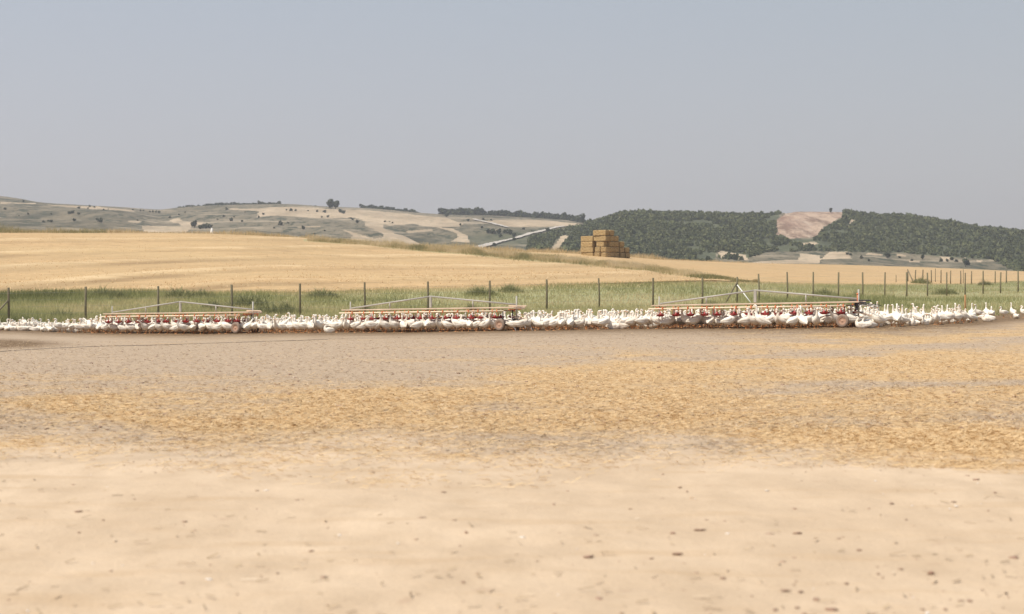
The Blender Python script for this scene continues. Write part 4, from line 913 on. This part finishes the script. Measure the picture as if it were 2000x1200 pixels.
# first rank everywhere else, then deeper ranks
px = -50
while px < 1262:
    D = float(D_front(np.array([px]))[0]); x = (px-1000)/F*D
    left_rest = px < 150
    ps = g.choice(['sit', 'situp', 'tuck', 'sit', 'situp', 'back'] if left_rest else ['up', 'scur', 'scur', 'scur', 'fwd', 'up', 'low', 'back', 'back', 'scur', 'sit'])
    if not (1018 < px < 1090 and False): place(px, g.uniform(-.15, .35), g.choice([0, 180, 20, 160, 200, 340, 90, 70, 110, 250])+g.uniform(-20, 20), ps, g.uniform(.93, 1.05))
    px += g.uniform(.24, .44)*F/D
gees = [q for q in gees if not on_wheel(q[0], q[1])]
cnt = 0
for it in range(9000):
    px = g.uniform(-60, 2050); D0 = float(D_front(np.array([px]))[0]); dep = zone_depth(px); off = .35+(dep-.35)*g.random()
    D = D0+off; x = (px-1000)/F*D
    if px > 1905 and g.random() < .93: continue
    if not free(x, D, .37 if px < 1900 else .6) or on_wheel(x, D): continue
    if px < 170: ps = g.choice(['situp', 'sit', 'sit', 'back', 'tuck', 'sit', 'situp'])
    elif px > 1690: ps = g.choice(['sit', 'situp', 'scur', 'sit', 'tuck', 'back', 'situp', 'sit']) if off < 3.5 else g.choice(['up', 'scur', 'tall', 'back'])
    elif 1090 < px < 1270: ps = g.choice(['up', 'scur', 'back', 'up', 'sit', 'scur'])
    else: ps = g.choice(['up', 'scur', 'scur', 'back', 'fwd', 'back', 'scur', 'low'])
    gees.append((x, D, g.uniform(0, 6.283), ps, g.uniform(.9, 1.03)*(.86 if px < 170 else .88 if px > 1720 else 1)))
print('geese', len(gees))
# the 300 that show largest are things; the rest are one flock
def rank(q):
    pxq = 1000+F*q[0]/q[1]; vis = q[1]-float(D_front(np.array([pxq]))[0])
    out = 0 if -15 < pxq < 2015 else 50
    return out+vis+(1.2 if POSES[q[3]][2] else 0)
gees.sort(key=rank)
near, rest = gees[:300], gees[300:]
def zone(px):
    if px < 205: return 'at far left end'
    if px < 512: return 'by left trailer'
    if px < 668: return 'between left and middle trailers'
    if px < 1025: return 'by middle trailer'
    if px < 1280: return 'between middle and right trailers'
    if px < 1700: return 'by right trailer'
    if px < 1905: return 'just right of right trailer'
    return 'at thin right end'
def facing(a):
    d = math.degrees(a) % 360
    return 'facing right' if d < 45 or d > 315 else 'facing away' if d < 135 else 'facing left' if d < 225 else 'facing us'
def halfzone(px):
    for lo, hi, n1, n2 in ((205, 512, 'by left half of left trailer', 'by wheel half of left trailer'), (668, 1025, 'by left half of middle trailer', 'by wheel half of middle trailer'), (1280, 1700, 'by left half of right trailer', 'by wheel half of right trailer')):
        if lo <= px < hi: return n1 if px < (lo+hi)/2 else n2
    return zone(px)
rows_ = {}
near = [(q[0], q[1], q[2], q[3], q[4]*.94) for q in near]; rest = [(q[0], q[1], q[2], q[3], q[4]*.93) for q in rest]
for q in near:
    pxq = 1000+F*q[0]/q[1]; off = q[1]-float(D_front(np.array([pxq]))[0]); key = (zone(pxq), off < .45)
    rows_.setdefault(key, []).append((pxq, q))
for (zn, frontrow), lst in rows_.items():
    lst.sort(key=lambda e_: e_[0])
    for i, (pxq, q) in enumerate(lst):
        o = link('goose', GM[q[3]], None, (q[0], q[1], T(q[0], q[1])-(.0 if not POSES[q[3]][2] else .01)), (0, 0, q[2]), (q[4]*random.uniform(.92, 1.08), q[4]*random.uniform(.93, 1.08), q[4]*random.uniform(.94, 1.06)))
        pl = POSES[q[3]][3]
        if frontrow:
            tag(o, f'goose {pl}, {ordinal(i)} from left in front rank {zn}', 'goose', 'white geese in the front rank '+zn)
        else: tag(o, f'goose {pl}, {facing(q[2])}, behind front rank {halfzone(pxq)}', 'goose', 'white geese behind the front rank '+zn)
Vs = []; Fs = []; Mi = []; off_ = 0; cache = {}
for k, me in GM.items():
    v = np.empty(len(me.vertices)*3, np.float32); me.vertices.foreach_get('co', v); cache[k] = (v.reshape(-1, 3), [list(p.vertices) for p in me.polygons], [p.material_index for p in me.polygons])
allf = []
for q in rest:
    v, f, m_ = cache[q[3]]; ca, sa = math.cos(q[2])*q[4], math.sin(q[2])*q[4]
    Vs.append(np.stack([v[:, 0]*ca-v[:, 1]*sa+q[0], v[:, 0]*sa+v[:, 1]*ca+q[1], v[:, 2]*q[4]+T(q[0], q[1])], 1)); allf += [[a+off_ for a in p] for p in f]; Mi += m_; off_ += len(v)
if rest:
    me = bpy.data.meshes.new('goose_flock'); me.from_pydata(np.concatenate(Vs).tolist(), [], allf)
    for m_ in (M['feather'], M['orange'], M['eye']): me.materials.append(m_)
    me.polygons.foreach_set('material_index', Mi); me.polygons.foreach_set('use_smooth', [True]*len(allf)); me.update()
    tag(link('goose_flock', me), 'rear ranks of the white goose flock crowding behind the nearer birds', 'geese', kind='stuff')

# ------------------------------------------------------------------ haze: the air itself
mb = MB().box((0, 0, 0), (5200, 3300, 260)); hz_m = bpy.data.materials.new('haze_air'); hz_m.use_nodes = True; t = hz_m.node_tree; t.nodes.clear()
o_ = t.nodes.new('ShaderNodeOutputMaterial'); pv = t.nodes.new('ShaderNodeVolumePrincipled'); pv.inputs['Color'].default_value = (.90, .89, .91, 1); pv.inputs['Density'].default_value = .00023; pv.inputs['Anisotropy'].default_value = .2
t.links.new(pv.outputs[0], o_.inputs['Volume'])
hz = mb.build('haze', hz_m, None, (0, 1500, 60)); tag(hz, kind='stuff')
hz['label'] = 'thin pale summer haze over the fields and hills'; hz['category'] = 'haze'
